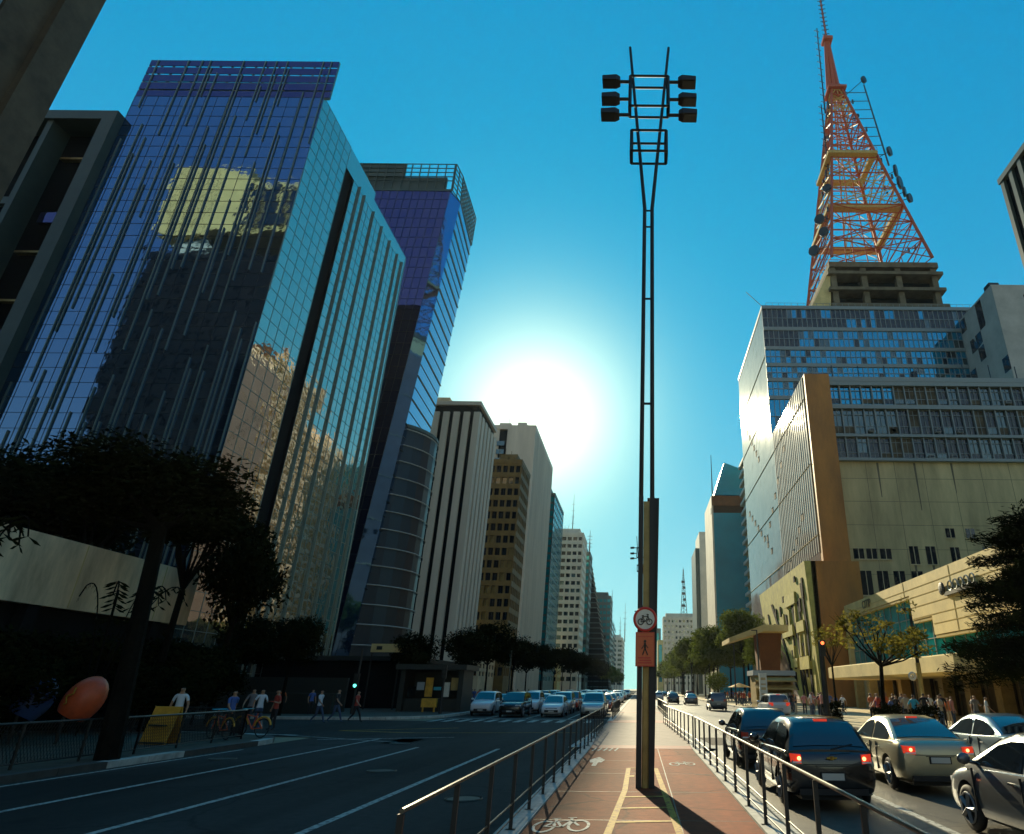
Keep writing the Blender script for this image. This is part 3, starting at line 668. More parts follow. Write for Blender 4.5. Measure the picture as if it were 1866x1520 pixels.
for (y, z) in line:
    if z > 48 and y < 118: continue
    mb = MB(); mb.box(SX-.06,SX-.012,y,y+1.3,z,z+1.1,0); mb.box(SX-.12,SX-.05,y-.05,y+1.35,z+1.1,z+1.2,1); wb(mb, 'small_window', [M['dark'], M['panel']], b)
# front of the tall slab: blue window bands
Y0 = 117.5; n = 46
wr = random.Random(9)
zb = [(78.6,74.0,'g'),(73.2,69.2,'b'),(68.4,65.2,'b2'),(64.4,61.6,'b2'),(60.9,57.6,'b2'),(56.8,49.2,'b2')]
for z1, z0, k in zb:
    mb = MB(); pick = (lambda i, j: 0 if (wr.random() < (.12 if k != 'g' else .75) or (k == 'b' and i < 7)) else (1 if wr.random() < .85 else 2))
    curtain(mb, (SX,Y0,z0), XP, YN, 49, z0, z1, n, 2, .003, pick, rnd=wr); wb(mb, 'window_band', [M['glass_d'], M['glass_c'], M['glass_w']], b)
mb = MB()
for z1, z0, k in zb:
    mullions(mb, (SX,Y0,z0), XP, YN, 49, z0, z1, n, 2, .13, .12)
for z in (73.2,68.4,64.4,60.9,56.8): mb.box(SX,75,Y0-.25,Y0+.05,z,z+.8)
wb(mb, 'window_frames', M['mull_l'], b)
mb = MB(); mb.box(SX-.1,75,Y0-.3,152.8,78.6,79.4); mb.bar((SX,Y0,79.4),(22.5,116,82),.14)
for k in range(34): mb.tube((SX+1+k*1.4,Y0+.1,79.4),(SX+1+k*1.4,Y0+.1,80.3),.05,n=4)
mb.bar((SX+1,Y0+.1,80.3),(SX+48,Y0+.1,80.3),.06)
wb(mb, 'parapet', M['mull_l'], b)

b = empty('office_building', (45,105,0), 'lower concrete block with brown end pier and gridded window rows above a blank wall', 'building')
Y0 = 91.9
mb = MB(); mb.box(SX+.05,30.0,Y0-1.3,Y0+10,18.2,48.9); wb(mb, 'pier', M['brown'], b)
mb = MB(); mb.box(30.02,72,Y0+.3,117.4,0,34.6); mb.box(30.02,72,Y0+1.2,117.4,34.6,48.3); wb(mb, 'wall', M['stain_wall'], b)
for (x, z, ww, hh) in [(31.0,19.6,1.5,1.5),(32.9,19.6,1.5,1.5),(34.9,19.6,1.6,1.5),(39.2,18.9,1.3,2.6),(41.6,18.9,1.4,2.6),(45.2,19.2,1.3,2.2),(31.6,14.5,1.6,3.4),(34.0,14.5,1.6,3.4),(36.4,14.5,1.6,3.4),(39.0,14.5,1.6,3.4),(45,22.8,1.3,1.4),(48,22.8,1.3,1.4),(50,18.9,1.4,2.6)]:
    mb = MB(); mb.box(x-.12,x+ww+.12,Y0+.16,Y0+.3,z-.12,z,1); mb.box(x,x+ww,Y0+.24,Y0+.298,z,z+hh,0); mb.box(x+ww/2-.05,x+ww/2+.05,Y0+.2,Y0+.24,z,z+hh,1)
    wb(mb, 'window', [M['glass_d'], M['concrete']], b)
n = 24
rows = [(34.9,38.4),(39.2,43.2),(44.3,47.2)]
for q, (z0, z1) in enumerate(rows):
    for i in range(n):
        x0 = 30.1+i*1.74; mb = MB()
        r1 = wr.random(); g = 0
        if q == 2: g = 1 if i < 6 else (3 if i < 10 else (2 if r1 < .3 else 0))
        elif q == 1: g = 2 if (i < 6 or r1 < .4) else (0 if r1 < .8 else 3)
        else: g = 0 if r1 < .55 else (2 if r1 < .8 else 3)
        t = wr.uniform(-.01,.01)
        mb.quad((x0,Y0+.25+t,z0),(x0+1.72,Y0+.25-t,z0),(x0+1.72,Y0+.25,z1),(x0,Y0+.25,z1),g)
        zz = z0+(z1-z0)*.28
        if wr.random() < .6: mb.box(x0+.1,x0+1.6,Y0+.16,Y0+.24,z0+.1,zz,wr.choice((0,2,3)))
        mb.box(x0,x0+1.72,Y0+.1,Y0+.17,zz,zz+.1,4); mb.box(x0,x0+1.72,Y0+.1,Y0+.17,z0+(z1-z0)*.78,z0+(z1-z0)*.78+.08,4); mb.box(x0+.83,x0+.9,Y0+.12,Y0+.18,z0,z1,4)
        wb(mb, 'window', [M['glass_d'], M['glass_c'], M['glass_w'], M['inter'], M['mull_l']], b)
mb = MB()
for i in range(n+1): mb.box(30.1+i*1.74-.09,30.1+i*1.74+.09,Y0-.15,Y0+.3,34.6,48.2)
for z in (34.55,38.5,43.3,47.4): mb.box(30.0,72,Y0-.35,Y0+.31,z,z+(.7 if z > 40 else .45))
mb.box(30.0,72,Y0-.4,Y0+1.5,48.1,48.9)
wb(mb, 'window_grid', M['mull_l'], b)
mb = MB()
for i in range(9): mb.tube((31+i*4.3,Y0-.1,48.9),(31+i*4.3,Y0-.1,50.6+wr.random()),.09,n=5); 
mb.box(44,44.8,Y0-.4,Y0+.3,49,50)
wb(mb, 'roof_posts', M['mull'], b)
mb = MB()
for k in range(9): mb.box(30.03,72,Y0+.285,Y0+.301,3+k*3.6,3.05+k*3.6)
for k in range(9): mb.box(34.5+k*4.4,34.55+k*4.4,Y0+.286,Y0+.301,0,34.5)
wb(mb, 'wall_joints', M['conc_d'], b)
for k in range(14):
    i = wr.randrange(n); q = wr.randrange(3); x0 = 30.5+i*1.74; z0 = rows[q][0]+.15
    mb = MB(); mb.box(x0,x0+.75,Y0-.35,Y0+.1,z0,z0+.5); mb.box(x0+.05,x0+.7,Y0-.36,Y0-.352,z0+.06,z0+.44,1); wb(mb, 'air_conditioner', [M['concrete_l'], M['mull']], b)
for (x, z, h) in ((36.2,34.4,5.5),(41.9,34.4,7.5),(47.6,34.4,4.8),(39.6,18.8,3.4),(42.2,18.8,3.0)):
    mb = MB(); mb.add([(x,Y0+.292,z),(x+.35,Y0+.292,z),(x+.22,Y0+.292,z-h),(x+.1,Y0+.292,z-h)],[(0,1,2,3)]); wb(mb, 'rain_stain', M['conc_d'], b)
# brown podium and the slanting relief wall
mb = MB(); mb.box(22.95,29.5,86.0,91.0,0,18.1); mb.box(27.5,28.9,85.8,86.0,9.4,11.2); wb(mb, 'podium', M['brown'], b)
mb = MB()
rel = [(86.0,18.1),(120.5,18.1),(118.5,11.5),(104,7.0),(97,0),(86.0,0)]
vs = [(22.8-.04*z,y,z) for y,z in rel]+[(23.6,y,z) for y,z in rel]; m_ = len(rel)
mb.add(vs, [tuple(range(m_)), tuple(range(2*m_-1,m_-1,-1))]+[(i,(i+1)%m_,m_+(i+1)%m_,m_+i) for i in range(m_)])
wb(mb, 'relief_wall', M['wedge'], b)
mb = MB(); mr_ = MB()
for (ya, za, yb, zb_, t) in [(89,15.6,88.6,9.5,.5),(88.6,9.5,90,1.0,.45),(96,14.8,94.5,8.8,.55),(94.5,8.8,92.5,.8,.5),(110,15.2,104.5,9.2,.6),(104.5,9.2,98,2,.5),(92,13.5,91.6,11,.4),(92,8,91.2,5,.4),(100.5,12.6,100,10,.5),(98.8,7.4,97.6,4.8,.45),(95,4.6,94.6,1,.4),(102,6.6,100.5,3.4,.4),(114,14,113,11.6,.4)]:
    x1 = 22.76-.04*za; x2 = 22.76-.04*zb_
    mb.add([(x1,ya-t,za),(x1,ya+t,za),(x2,yb+t,zb_),(x2,yb-t,zb_),(x1-.1,ya-t,za),(x1-.1,ya+t,za),(x2-.1,yb+t,zb_),(x2-.1,yb-t,zb_)],[(4,5,6,7),(0,1,5,4),(1,2,6,5),(2,3,7,6),(3,0,4,7)])
for (y, z, hh) in [(88,13.6,2.6),(90.4,12,1.8),(94.6,12.4,1.6),(99.4,9.0,1.6),(96.6,7.9,1.6),(91,3.6,2.4),(89.2,1.2,2.2),(93,2.6,1.4),(97.8,3.2,1.2),(103.4,12.6,1.5),(106.8,12.9,1.3),(100.4,14.4,.9),(108.8,10.9,1.1),(91.8,16.2,.8)]:
    x1 = 22.7-.04*z; mb.box(x1-.12,x1+.02,y,y+.75,z,z+hh)
for (y0,y1,z0,z1,d) in [(92.8,99.5,13.4,15.0,.35),(96,103,9.3,10.8,.4),(89.5,93.8,9.4,10.8,.35),(88.8,94,4.6,6.2,.4),(95.5,99.5,5,6.2,.35),(93.5,94.2,10.8,13.4,.3),(97.5,98.3,10.8,13,.3),(101.5,102.2,10.8,12.8,.3),(87.2,88.0,0.5,17,.25),(90,90.6,6.3,9.3,.3),(92.6,93.2,6.3,9.3,.3),(97,97.6,6.3,9.2,.3)]:
    xx = 22.8-.04*z0; mr_.box(xx-d,xx,y0,y1,z0,z1)
wb(mb, 'relief_slots', M['dark'], b); wb(mr_, 'relief_blocks', M['wedge'], b)

# concrete frame on the roof and the lattice tower
b = empty('roof_frame', (56,133,79.4), 'open concrete frame of stacked slabs on the roof, under the lattice tower', 'roof frame')
mb = MB()
for z in (81.6,86.0,90.4): mb.box(42.6,69.2,120.4,146,z,z+.8)
mb.box(43.2,68.6,120.8,146,92.6,94.0)
for x in (43.4,50.5,58.5,66.8):
    for y in (121.2,144): mb.box(x,x+1.3,y,y+1.2,79.4,92.6)
mb.box(44.5,67.5,124,143.5,79.4,92.3,1); wb(mb, 'slabs', [M['conc_d'], M['dark']], b)
mb = MB(); mb.add([(37,121.5,79.4),(42.5,121.5,79.4),(43.6,121.5,92.8),(37,146,79.4),(42.5,146,79.4),(43.6,146,92.8)],[(0,1,2),(3,5,4),(0,2,5,3),(0,3,4,1),(1,4,5,2)]); wb(mb, 'sloping_wall', M['stone_y'], b)

TCX, TCY = 55.0, 130.5
tw = empty('lattice_tower', (TCX,TCY,94.0), 'tall red and white lattice broadcasting tower standing on the concrete roof frame', 'antenna tower')
def leg_at(z):
    t = (z-94)/(163-94); h = 10.4*(1-t)**1.03+1.2 if t < 1 else 1.1
    return h
def cyc(z): h = leg_at(min(z,163)); cx = TCX+.0*(z-94); return [(cx-h,TCY-h,z),(cx+h,TCY-h,z),(cx+h,TCY+h,z),(cx-h,TCY+h,z)]
zs = [94,100,106,112,118,124,130,135,140,145,150,154,158,163]
legs = [MB() for _ in range(4)]; br = MB(); inner = MB()
for a, c in zip(zs[:-1], zs[1:]):
    P = cyc(a); Q = cyc(c)
    for i in range(4):
        legs[i].tube(P[i], Q[i], .42, .38, 6, 0)
        j = (i+1) % 4; col = 0 if int((a-94)/18) % 2 == 0 else 1
        br.tube(P[i], Q[j], .16, n=4, mi=col); br.tube(P[j], Q[i], .16, n=4, mi=col); br.tube(Q[i], Q[j], .22, n=4, mi=0); hm_ = [[(P[q][k]+Q[q][k])/2 for k in range(3)] for q in (i,j)]; br.tube(hm_[0], hm_[1], .13, n=4, mi=col)
        mpt = [(P[i][k]+P[j][k]+Q[i][k]+Q[j][k])/4 for k in range(3)]
        mid = [(P[i][k]+P[j][k])/2 for k in range(3)]; br.tube(mid, mpt, .11, n=4, mi=col)
        inner.tube((TCX+(P[i][0]-TCX)*.28,TCY+(P[i][1]-TCY)*.28,a), (TCX+(Q[i][0]-TCX)*.28,TCY+(Q[i][1]-TCY)*.28,c), .16, n=4, mi=0)
        inner.tube((TCX+(P[i][0]-TCX)*.28,TCY+(P[i][1]-TCY)*.28,a), (TCX+(Q[j][0]-TCX)*.28,TCY+(Q[j][1]-TCY)*.28,c), .10, n=4, mi=1)
for l in legs: wb(l, 'leg', [M['red_st']], tw)
wb(br, 'bracing', [M['red_st'], M['yel_st']], tw); wb(inner, 'inner_shaft', [M['red_st'], M['yel_st']], tw)
for (z, x0, x1, y0, y1, t) in ((112,45.6,64.6,122.8,141.4,1.05),(130,47.6,60.4,122.8,134.8,.9)):
    mb = MB(); mb.box(x0,x1,y0,y0+t*1.6,z,z+t); mb.box(x0,x1,y1-t*1.6,y1,z,z+t); mb.box(x0,x0+t*1.6,y0+t*1.6,y1-t*1.6,z,z+t); mb.box(x1-t*1.6,x1,y0+t*1.6,y1-t*1.6,z,z+t)
    for k in range(9):
        x = x0+(x1-x0)*k/8; mb.tube((x,y0,z+t),(x,y0,z+t+1.1),.06,n=4,mi=1); mb.tube((x,y1,z+t),(x,y1,z+t+1.1),.06,n=4,mi=1)
    mb.bar((x0,y0,z+t+1.1),(x1,y0,z+t+1.1),.1,1); mb.bar((x0,y1,z+t+1.1),(x1,y1,z+t+1.1),.1,1)
    mb.bar((x0,y0,z+.4),(x1,y1,z+.4),.25,1); mb.bar((x1,y0,z+.4),(x0,y1,z+.4),.25,1)
    wb(mb, 'platform', [M['yel_st'], M['red_st']], tw)
mb = MB()
for dx in (-1.6,-.3,.9): mb.tube((TCX+dx,TCY,163),(TCX+dx*.3,TCY,183),.8,.5,7)
mb.tube((TCX,TCY,183),(TCX,TCY,214),.32,.2,6); mb.box(TCX-2.6,TCX+2.6,TCY-2.6,TCY+2.6,160.5,161.3); mb.box(TCX-1.4,TCX+1.4,TCY-1.4,TCY+1.4,182.4,183.6)
wb(mb, 'mast', M['red_st'], tw)
mb = MB()
for k in range(16):
    z = 184+k*1.9; mb.bar((TCX-1.1,TCY,z),(TCX+1.1,TCY,z+.4),.2); mb.bar((TCX,TCY-1,z+.8),(TCX,TCY+1,z+1.1),.2)
wb(mb, 'dipoles', M['mull'], tw)
def antenna_array(x, y, z0, z1, sgn, n, tilt=0.0):
    mb = MB(); mb.tube((x,y,z0),(x+tilt,y,z1),.22,.16,6)
    for k in range(n):
        z = z0+(z1-z0)*(k+.5)/n; xx = x+tilt*(k+.5)/n
        mb.bar((xx,y,z),(xx-sgn*.9,y,z+.5),.17); mb.bar((xx,y,z),(xx+sgn*.6,y,z-.3),.17)
    wb(mb, 'antenna_array', M['mull'], tw)
antenna_array(50.3,128,150,185,1,13,1.2); antenna_array(48.5,127,128,152,1,10,.6)
mb = MB(); mb.tube((66.8,131,134),(64.0,131,165),.25,.2,6)
for k in range(8):
    z = 136+k*3.4; mb.bar((66.6-k*.3,131,z+2),(TCX+leg_at(z)*.8,TCY-2,z-1.2),.22)
wb(mb, 'antenna_array', M['mull'], tw)
for (x, y, z, r, nx) in [(63.8,124,131.6,1.3,.7),(64.4,124,125,1.6,1),(64.9,124,121,1.7,.8),(65.6,124,118,1.3,1),(66.6,124,116.0,1.2,.6),(43.6,124,109,1.3,-.6),(42,126,101,1.4,-.7),(43.5,122,103.5,1.2,-.5),(46.2,123,118,1.1,-.6),(60.5,124,158,1.0,.5)]:
    mb = MB(); mb.disc((x,y,z),(nx,-.7,-.1),r,.6,14); mb.bar((x,y,z),(TCX+(leg_at(z) if x > TCX else -leg_at(z)),TCY-leg_at(z)*.6,z),.18); wb(mb, 'dish_antenna', M['mull'], tw)

mb = MB(); cl = random.Random(12)
for k in range(46):
    z = cl.uniform(98,162); h = leg_at(z); sx_ = cl.choice((-1,1)); yy = TCY-h*cl.uniform(.2,1); x = TCX+sx_*h
    mb.bar((x,yy,z),(x+sx_*cl.uniform(.5,1.5),yy-.3,z+cl.uniform(-.3,.5)),.14); mb.box(x+sx_*.9-.2,x+sx_*.9+.2,yy-.5,yy-.2,z-.5,z+cl.uniform(.3,1.1))
wb(mb, 'antenna_array', M['mull'], tw)
# white block at the right edge and the dark striped corner above it
b = empty('office_building', (78,115,0), 'pale concrete block with ochre windows behind the slab building', 'building')
mb = MB(); s1, ow, oh = wall_grid(mb, (74.0,104,10), XP, YN, 22, 10, 74.5, 9, 19, .55, .6, .3)
mb.box(68.7,74.0,104,130,0,76); mb.box(74,96,104.0,130,74.5,76); mb.box(74,96,105,130,0,74.4); wb(mb, 'wall', M['concrete_l'], b)
windows(b, s1, XP, YN, ow, oh, [M['glass_w'], M['brown'], M['glass_d']], M['mull'], limit=100)
mb = MB(); curtain(mb, (68.68,117.4,30), YN, XN, 13.4, 30, 75.6, 6, 15, .004, lambda i, j: 0 if wr.random() < .75 else 1); wb(mb, 'side_glass', [M['concrete_l'], M['glass_d']], b)
mb = MB(); mb.box(69,71,105,107,76,77.2); mb.tube((78,106,76),(78,106,79.5),.1,n=5); mb.tube((82,108,76),(82,108,80),.12,n=5); mb.bar((77.2,106,79),(78.8,106,79.2),.12); wb(mb, 'roof_aerials', M['mull'], b)
b = empty('office_building', (48,30,0), 'dark vertically striped building whose corner juts in at the right edge', 'building')
mb = MB(); mb.box(34.3,70,14,46.5,0,47.0); wb(mb, 'wall', M['dark'], b)
mb = MB()
for k in range(24): mb.box(34.0,34.3,14.2+k*1.38,14.2+k*1.38+.5,0,46.6)
mb.box(33.9,34.3,14,46.6,46.6,47.2); wb(mb, 'vertical_fins', M['teal_fr'], b)

# far right: blue green tower, white slim tower, grey block, antenna
b = empty('glass_tower', (40,245,0), 'smooth blue green glass tower with white corner and glass pyramid top', 'building')
mb = MB(); curtain(mb, (26.9,230,0), XP, YN, 23, 0, 62.5, 10, 20, .0008); wb(mb, 'front_glass', M['glass_bg'], b)
mb = MB(); mb.box(26.3,26.9,229.9,256,0,69); mb.box(26.9,50,230.3,256,0,62.3); wb(mb, 'corner', M['white'], b)
mb = MB(); mb.box(26.5,50,229.7,256,65.2,69.0); wb(mb, 'band', M['brown_d'], b)
mb = MB(); mb.add([(27.5,230.5,69.5),(50,230.5,69.5),(50,256,69.5),(27.5,256,69.5),(32.0,232,83),(50,232,76),(50,250,76),(32.0,250,83)],[(0,1,5,4),(3,0,4,7),(4,5,6,7),(1,2,6,5),(2,3,7,6)]); wb(mb, 'glass_pyramid', M['glass_bg'], b)
mb = MB(); mb.box(26.2,27.2,231,233,62.5,64.6); mb.tube((27,232,69),(27,232,86),.25,.1,6); wb(mb, 'roof_mast', M['mull'], b)
b = empty('office_tower', (32,312,0), 'slim white tower with a dark vertical strip left of the blue green tower', 'building')
mb = MB(); mb.box(27.9,33.2,300,322,0,71.5); wb(mb, 'white_wall', M['white'], b)
mb = MB(); mb.box(33.2,36.4,299.0,322,0,74.2); wb(mb, 'dark_strip', M['glass_d'], b)
mb = MB(); curtain(mb, (26.0,326,0), YN, XN, 24, 0, 64, 8, 20, .002); mb.box(26.1,27.9,302,326,0,64); wb(mb, 'side_glass', M['teal_fr'], b)
gridded('office_building', 'wide grey block with flat roof under the green antenna tower', 16.8,44,480,500,50.5, 10, 12, 5, 'rib', ['glass_w'], fw=.5, fh=.45, rec=.15, side='L', lim=80)
b = empty('office_building', (20,560,0), 'pale narrow block with turquoise roof left of the wide grey block', 'building')
mb = MB(); mb.box(11,17.5,560,590,0,49,0); mb.box(12.5,16,559.6,560,20,45,1); wb(mb, 'wall', [M['teal_fr'], M['glass_t']], b)
mb = MB(); mb.box(11.5,15,430,450,0,31,0); mb.box(12.2,14.2,429.7,430,6,28,1)
o = wb(mb, 'wall', [M['stone_y'], M['glass_t']], empty('office_building', (13,440,0), 'small pale yellow block just right of the orange sign', 'building'))
tw2 = empty('lattice_tower', (32.2,484,50.5), 'thin green lattice antenna tower on the wide grey block far down the avenue', 'antenna tower')
mb = MB()
for k in range(12):
    z = 53+k*2.7; h = 2.2*(1-k/13); h2 = 2.2*(1-(k+1)/13)
    for s1_, s2_ in ((-1,-1),(1,-1),(1,1),(-1,1)):
        mb.tube((32.2+h*s1_,484+h*s2_,z),(32.2+h2*s1_,484+h2*s2_,z+2.7),.16,n=4); mb.tube((32.2+h*s1_,484+h*s2_,z),(32.2-h2*s2_,484+h2*s1_,z+2.7),.12,n=4)
wb(mb, 'shaft', M['teal_fr'], tw2)
mb = MB()
for k in range(5): mb.box(31.2-.5+(k%2),33.2+(k%2)*.4,483,485,58+k*4.3,59.6+k*4.3)
mb.tube((32.2,484,50.5),(32.2,484,87),.2,.1,5); wb(mb, 'antenna_panels', M['mull'], tw2)
mast('antenna_mast', 14.5,565,49,72,.3, 'thin mast on the narrow block just right of the orange sign')

# low corner pavilion with yellow stone fascia and turquoise glass
b = empty('bank_building', (32,65,0), 'low yellow stone building with turquoise glass front beside the round mirrored canopy', 'building')
b['label'] = 'low yellow stone building with stepped fascia and turquoise glass above a long canopy'
mb = MB(); mb.box(26.0,27.2,58.6,83.5,10.5,11.9); mb.box(26.0,27.2,54.5,62.9,8.2,10.5); mb.box(26.0,27.2,40,58.6,6.6,8.2); mb.box(26.0,27.2,40,54.5,8.2,11.9); mb.box(26.0,27.2,54.5,58.6,10.5,11.9)
mb.box(25.9,27.2,82.7,83.5,4.3,10.5); mb.box(27.2,60,40,83.5,11.3,11.85); wb(mb, 'fascia', M['stone_y'], b)
mb = MB()
for z in (11.0,10.2,9.3,8.3,7.5): mb.box(25.97,26.0,40.1,(83 if z > 10.5 else (62.8 if z > 8.2 else 58.4)),z,z+.05)
for k in range(4): mb.box(25.97,26.0,44+k*10,44.05+k*10,(10.52 if 44+k*10 > 63 else 8.25 if 44+k*10 > 58.6 else 6.65),11.86)
for z, y0, y1 in ((10.44,63.1,82.6),(8.14,58.8,62.8),(6.54,40,58.5)): mb.box(26.05,27.1,y0,y1,z-.22,z)
wb(mb, 'joints', M['joint'], b)
mb = MB(); curtain(mb, (26.5,82.7,4.4), YN, XN, 42, 4.4, 10.5, 22, 3, .006); wb(mb, 'glass_front', M['glass_t'], b)
mb = MB(); mullions(mb, (26.48,82.7,4.4), YN, XN, 42, 4.4, 10.5, 22, 3, .07, .06); wb(mb, 'glass_frames', M['mull_l'], b)
mb = MB(); mb.box(27.3,60,40,83.4,0,11.3); wb(mb, 'rear_wall', M['stain_wall'], b)
for k in range(9):
    mb = MB(); y = 44+k*4.6; mb.box(25.6,26.5,y,y+.9,.15,4.3); wb(mb, 'pillar', M['kiosk_y'], b)
for k in range(8):
    y = 45+k*4.6; mb = MB(); mb.box(26.9,27.25,y,y+3.5,.15,4.2,0); mb.box(26.8,26.9,y+.2,y+1.5,.2,2.6+.4*(k%3),1 if k % 2 else 2); mb.box(26.8,26.88,y+1.9,y+3.3,2.9,3.6,2); wb(mb, 'shop_front', [M['inter'], M['glass_d'], M['stone_y']], b)
mb = MB()
mb.add([(20,43,3.2),(20,72,3.2),(20,72,4.2),(20,43,4.2),(20.7,42.2,4.35),(20.7,72.5,4.35),(26.4,72.5,4.35),(26.4,42.2,4.35),(20.7,42.2,3.05),(26.4,42.2,3.05),(26.4,72.5,3.05),(20.7,72.5,3.05)],
 [(0,1,2,3),(3,2,5,4),(4,5,6,7),(0,3,4,8),(8,4,7,9),(9,10,11,8),(0,8,11,1),(1,11,5,2),(11,10,6,5)])
wb(mb, 'canopy', M['stone_y'], b)
def text_mesh(txt, size, ext=.03):
    cu = bpy.data.curves.new('t','FONT'); cu.body = txt; cu.size = size; cu.extrude = ext; cu.align_x = 'CENTER'; cu.align_y = 'CENTER'
    o = bpy.data.objects.new('t', cu); C.objects.link(o); dg = bpy.context.evaluated_depsgraph_get()
    me = bpy.data.meshes.new_from_object(o.evaluated_get(dg)); bpy.data.objects.remove(o); bpy.data.curves.remove(cu); return me
def letters(name, txt, size, m, par, loc, rot, ext=.03):
    me = text_mesh(txt, size, ext); me.materials.clear(); me.materials.append(m)
    o = bpy.data.objects.new(name, me); C.objects.link(o); o.parent = par; o.location = Vector(loc)-par.location; o.rotation_euler = rot; return o
letters('lettering', 'CITIP', 1.25, M['letter'], b, (25.95,75,11.15), (R(90),0,R(-90)))
mb = MB(); mb.sphere((25.8,55.4,10.1),.55,10,8,0,(.3,1,1)); mb.box(25.75,25.95,49.5,55,9.45,9.75,0)
for k in range(5): mb.ring((25.85,53.9-k*.95,10.15),(1,0,0),.38,.07,14,5,1)
wb(mb, 'sign_emblem', [M['s_blk'], M['mull_l']], b)

# other lot fronts on the right beyond the tower block and beside the avenue
b = empty('shop_building', (45,33,0), 'brown rendered wall of a low building behind the dark pine at the right edge', 'building')
mb = MB(); mb.box(30,60,24,39.5,0,7.5); wb(mb, 'wall', M['brown'], b)
# apartment blocks behind the slab, seen in the mirrored tower
def balcony_block(x0, x1, y0, y1, h, nfl, label, seed):
    b = empty('apartment_building', ((x0+x1)/2,(y0+y1)/2,0), label, 'building', 'buildings seen only as reflections in the glass towers')
    rr = random.Random(seed); mb = MB()
    s, ow, oh = wall_grid(mb, (x0,y1,3), YN, XN, y1-y0, 3, h, int((y1-y0)/3.4), nfl, .7, .62, .4); mb.box(x0+.45,x1,y0,y1,0,h); wb(mb, 'wall', M['stone_y'], b)
    windows(b, s, YN, XN, ow, oh, [M['glass_d'], M['glass_w'], M['brown']], M['white'], limit=100, rnd=rr)
    mb = MB()
    for j in range(nfl):
        z = 3+(h-3)*j/nfl; mb.box(x0-1.2,x0-.02,y0+.5,y1-.5,z,z+.18); mb.box(x0-1.25,x0-1.15,y0+.5,y1-.5,z+.18,z+1.1)
    wb(mb, 'balconies', M['white'], b)
    mb = MB(); mb.box(x0+4,x1-2,y0+4,y1-4,h,h+4); wb(mb, 'roof_housing', M['brown'], b)
balcony_block(34,54,163,190,92,26,'cream balcony block behind the slab, mirrored in the big glass tower',1)
balcony_block(37,54,196,222,80,22,'second cream balcony block mirrored lower in the big glass tower',2)
balcony_block(34,50,-46,-12,40,12,'cream balcony block behind the camera on the right side',3)
# blocks behind the camera that the mirrored fronts show
def rear_block(x0, x1, y0, y1, h, label, m1, m2, seed):
    b = empty('office_building', ((x0+x1)/2,(y0+y1)/2,0), label, 'building', 'buildings seen only as reflections in the glass towers')
    mb = MB(); mb.box(x0,x1,y0,y1,0,h); wb(mb, 'wall', M[m1], b)
    mb = MB(); rr = random.Random(seed); n = int((x1-x0)/2.4)
    for i in range(n):
        wv = rr.uniform(.5,1.5); mb.box(x0+.5+i*2.4,x0+.5+i*2.4+wv,y1,y1+.35,4,h-rr.uniform(0,6))
    for j in range(int(h/3.5)): mb.box(x0+.2,x1-.2,y1+.002,y1+.3,4+j*3.5,5.3+j*3.5)
    wb(mb, 'window_bands', M[m2], b)
    mb = MB(); mb.box(x0+3,x0+9,y0+3,y1-3,h,h+5); wb(mb, 'roof_housing', M['white'], b)
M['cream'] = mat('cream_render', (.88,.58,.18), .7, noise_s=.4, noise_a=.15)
rear_block(-100,-70,-22,-2,82,'lower tower behind the camera, coloured dark for shade, mirrored in the finned glass front','dark','dark',1)  # shade on the lower storeys is put into their colour, top stays bright
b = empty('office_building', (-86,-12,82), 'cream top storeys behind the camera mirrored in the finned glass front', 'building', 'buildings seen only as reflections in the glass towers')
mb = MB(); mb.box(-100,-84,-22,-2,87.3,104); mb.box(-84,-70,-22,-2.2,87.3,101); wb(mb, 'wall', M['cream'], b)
mb = MB()
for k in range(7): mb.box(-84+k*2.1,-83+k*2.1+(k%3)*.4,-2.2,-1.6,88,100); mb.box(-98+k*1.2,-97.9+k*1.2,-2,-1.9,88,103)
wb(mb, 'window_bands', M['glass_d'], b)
rear_block(-64,-48,-30,-8,60,'dark block behind the camera mirrored low in the finned glass front','dark','dark',2)
rear_block(-150,-112,-20,10,34,'low dark block behind the camera mirrored at the foot of the glass front','dark','dark',3)

# ------------------------------------------------------------------ trees
def crown_mesh(name, seed, lobes, n, lf, mt, flat=.75, spread=.62, lr=(.28,.5)):
    """leaf-sized faces on the shells of many lobes: uneven outline, gaps, clumps (unit crown radius 1)"""
    rr = random.Random(seed); mb = MB(); L = []
    for k in range(lobes):
        a = rr.uniform(0, 2*math.pi); r = spread*math.sqrt(rr.random()); z = rr.uniform(-.55, .6)*flat
        L.append((Vector((r*math.cos(a), r*math.sin(a), z)), rr.uniform(*lr)))
    for i in range(n):
        c, r = rr.choice(L); d = Vector((rr.gauss(0,1), rr.gauss(0,1), rr.gauss(0,1))).normalized()
        p = c+Vector((d.x, d.y, d.z*.75))*r*rr.uniform(.55,1.08)
        u = Vector((rr.gauss(0,1), rr.gauss(0,1), rr.gauss(0,.6))).normalized(); v = u.cross(d+Vector((0,0,.3))).normalized()
        s = lf*rr.uniform(.6,1.4)
        mb.add([p-u*s, p+v*s*.45, p+u*s, p-v*s*.45], [(0,1,2,3)])
    return mb.mesh(name, mt), L
CROWN = {}
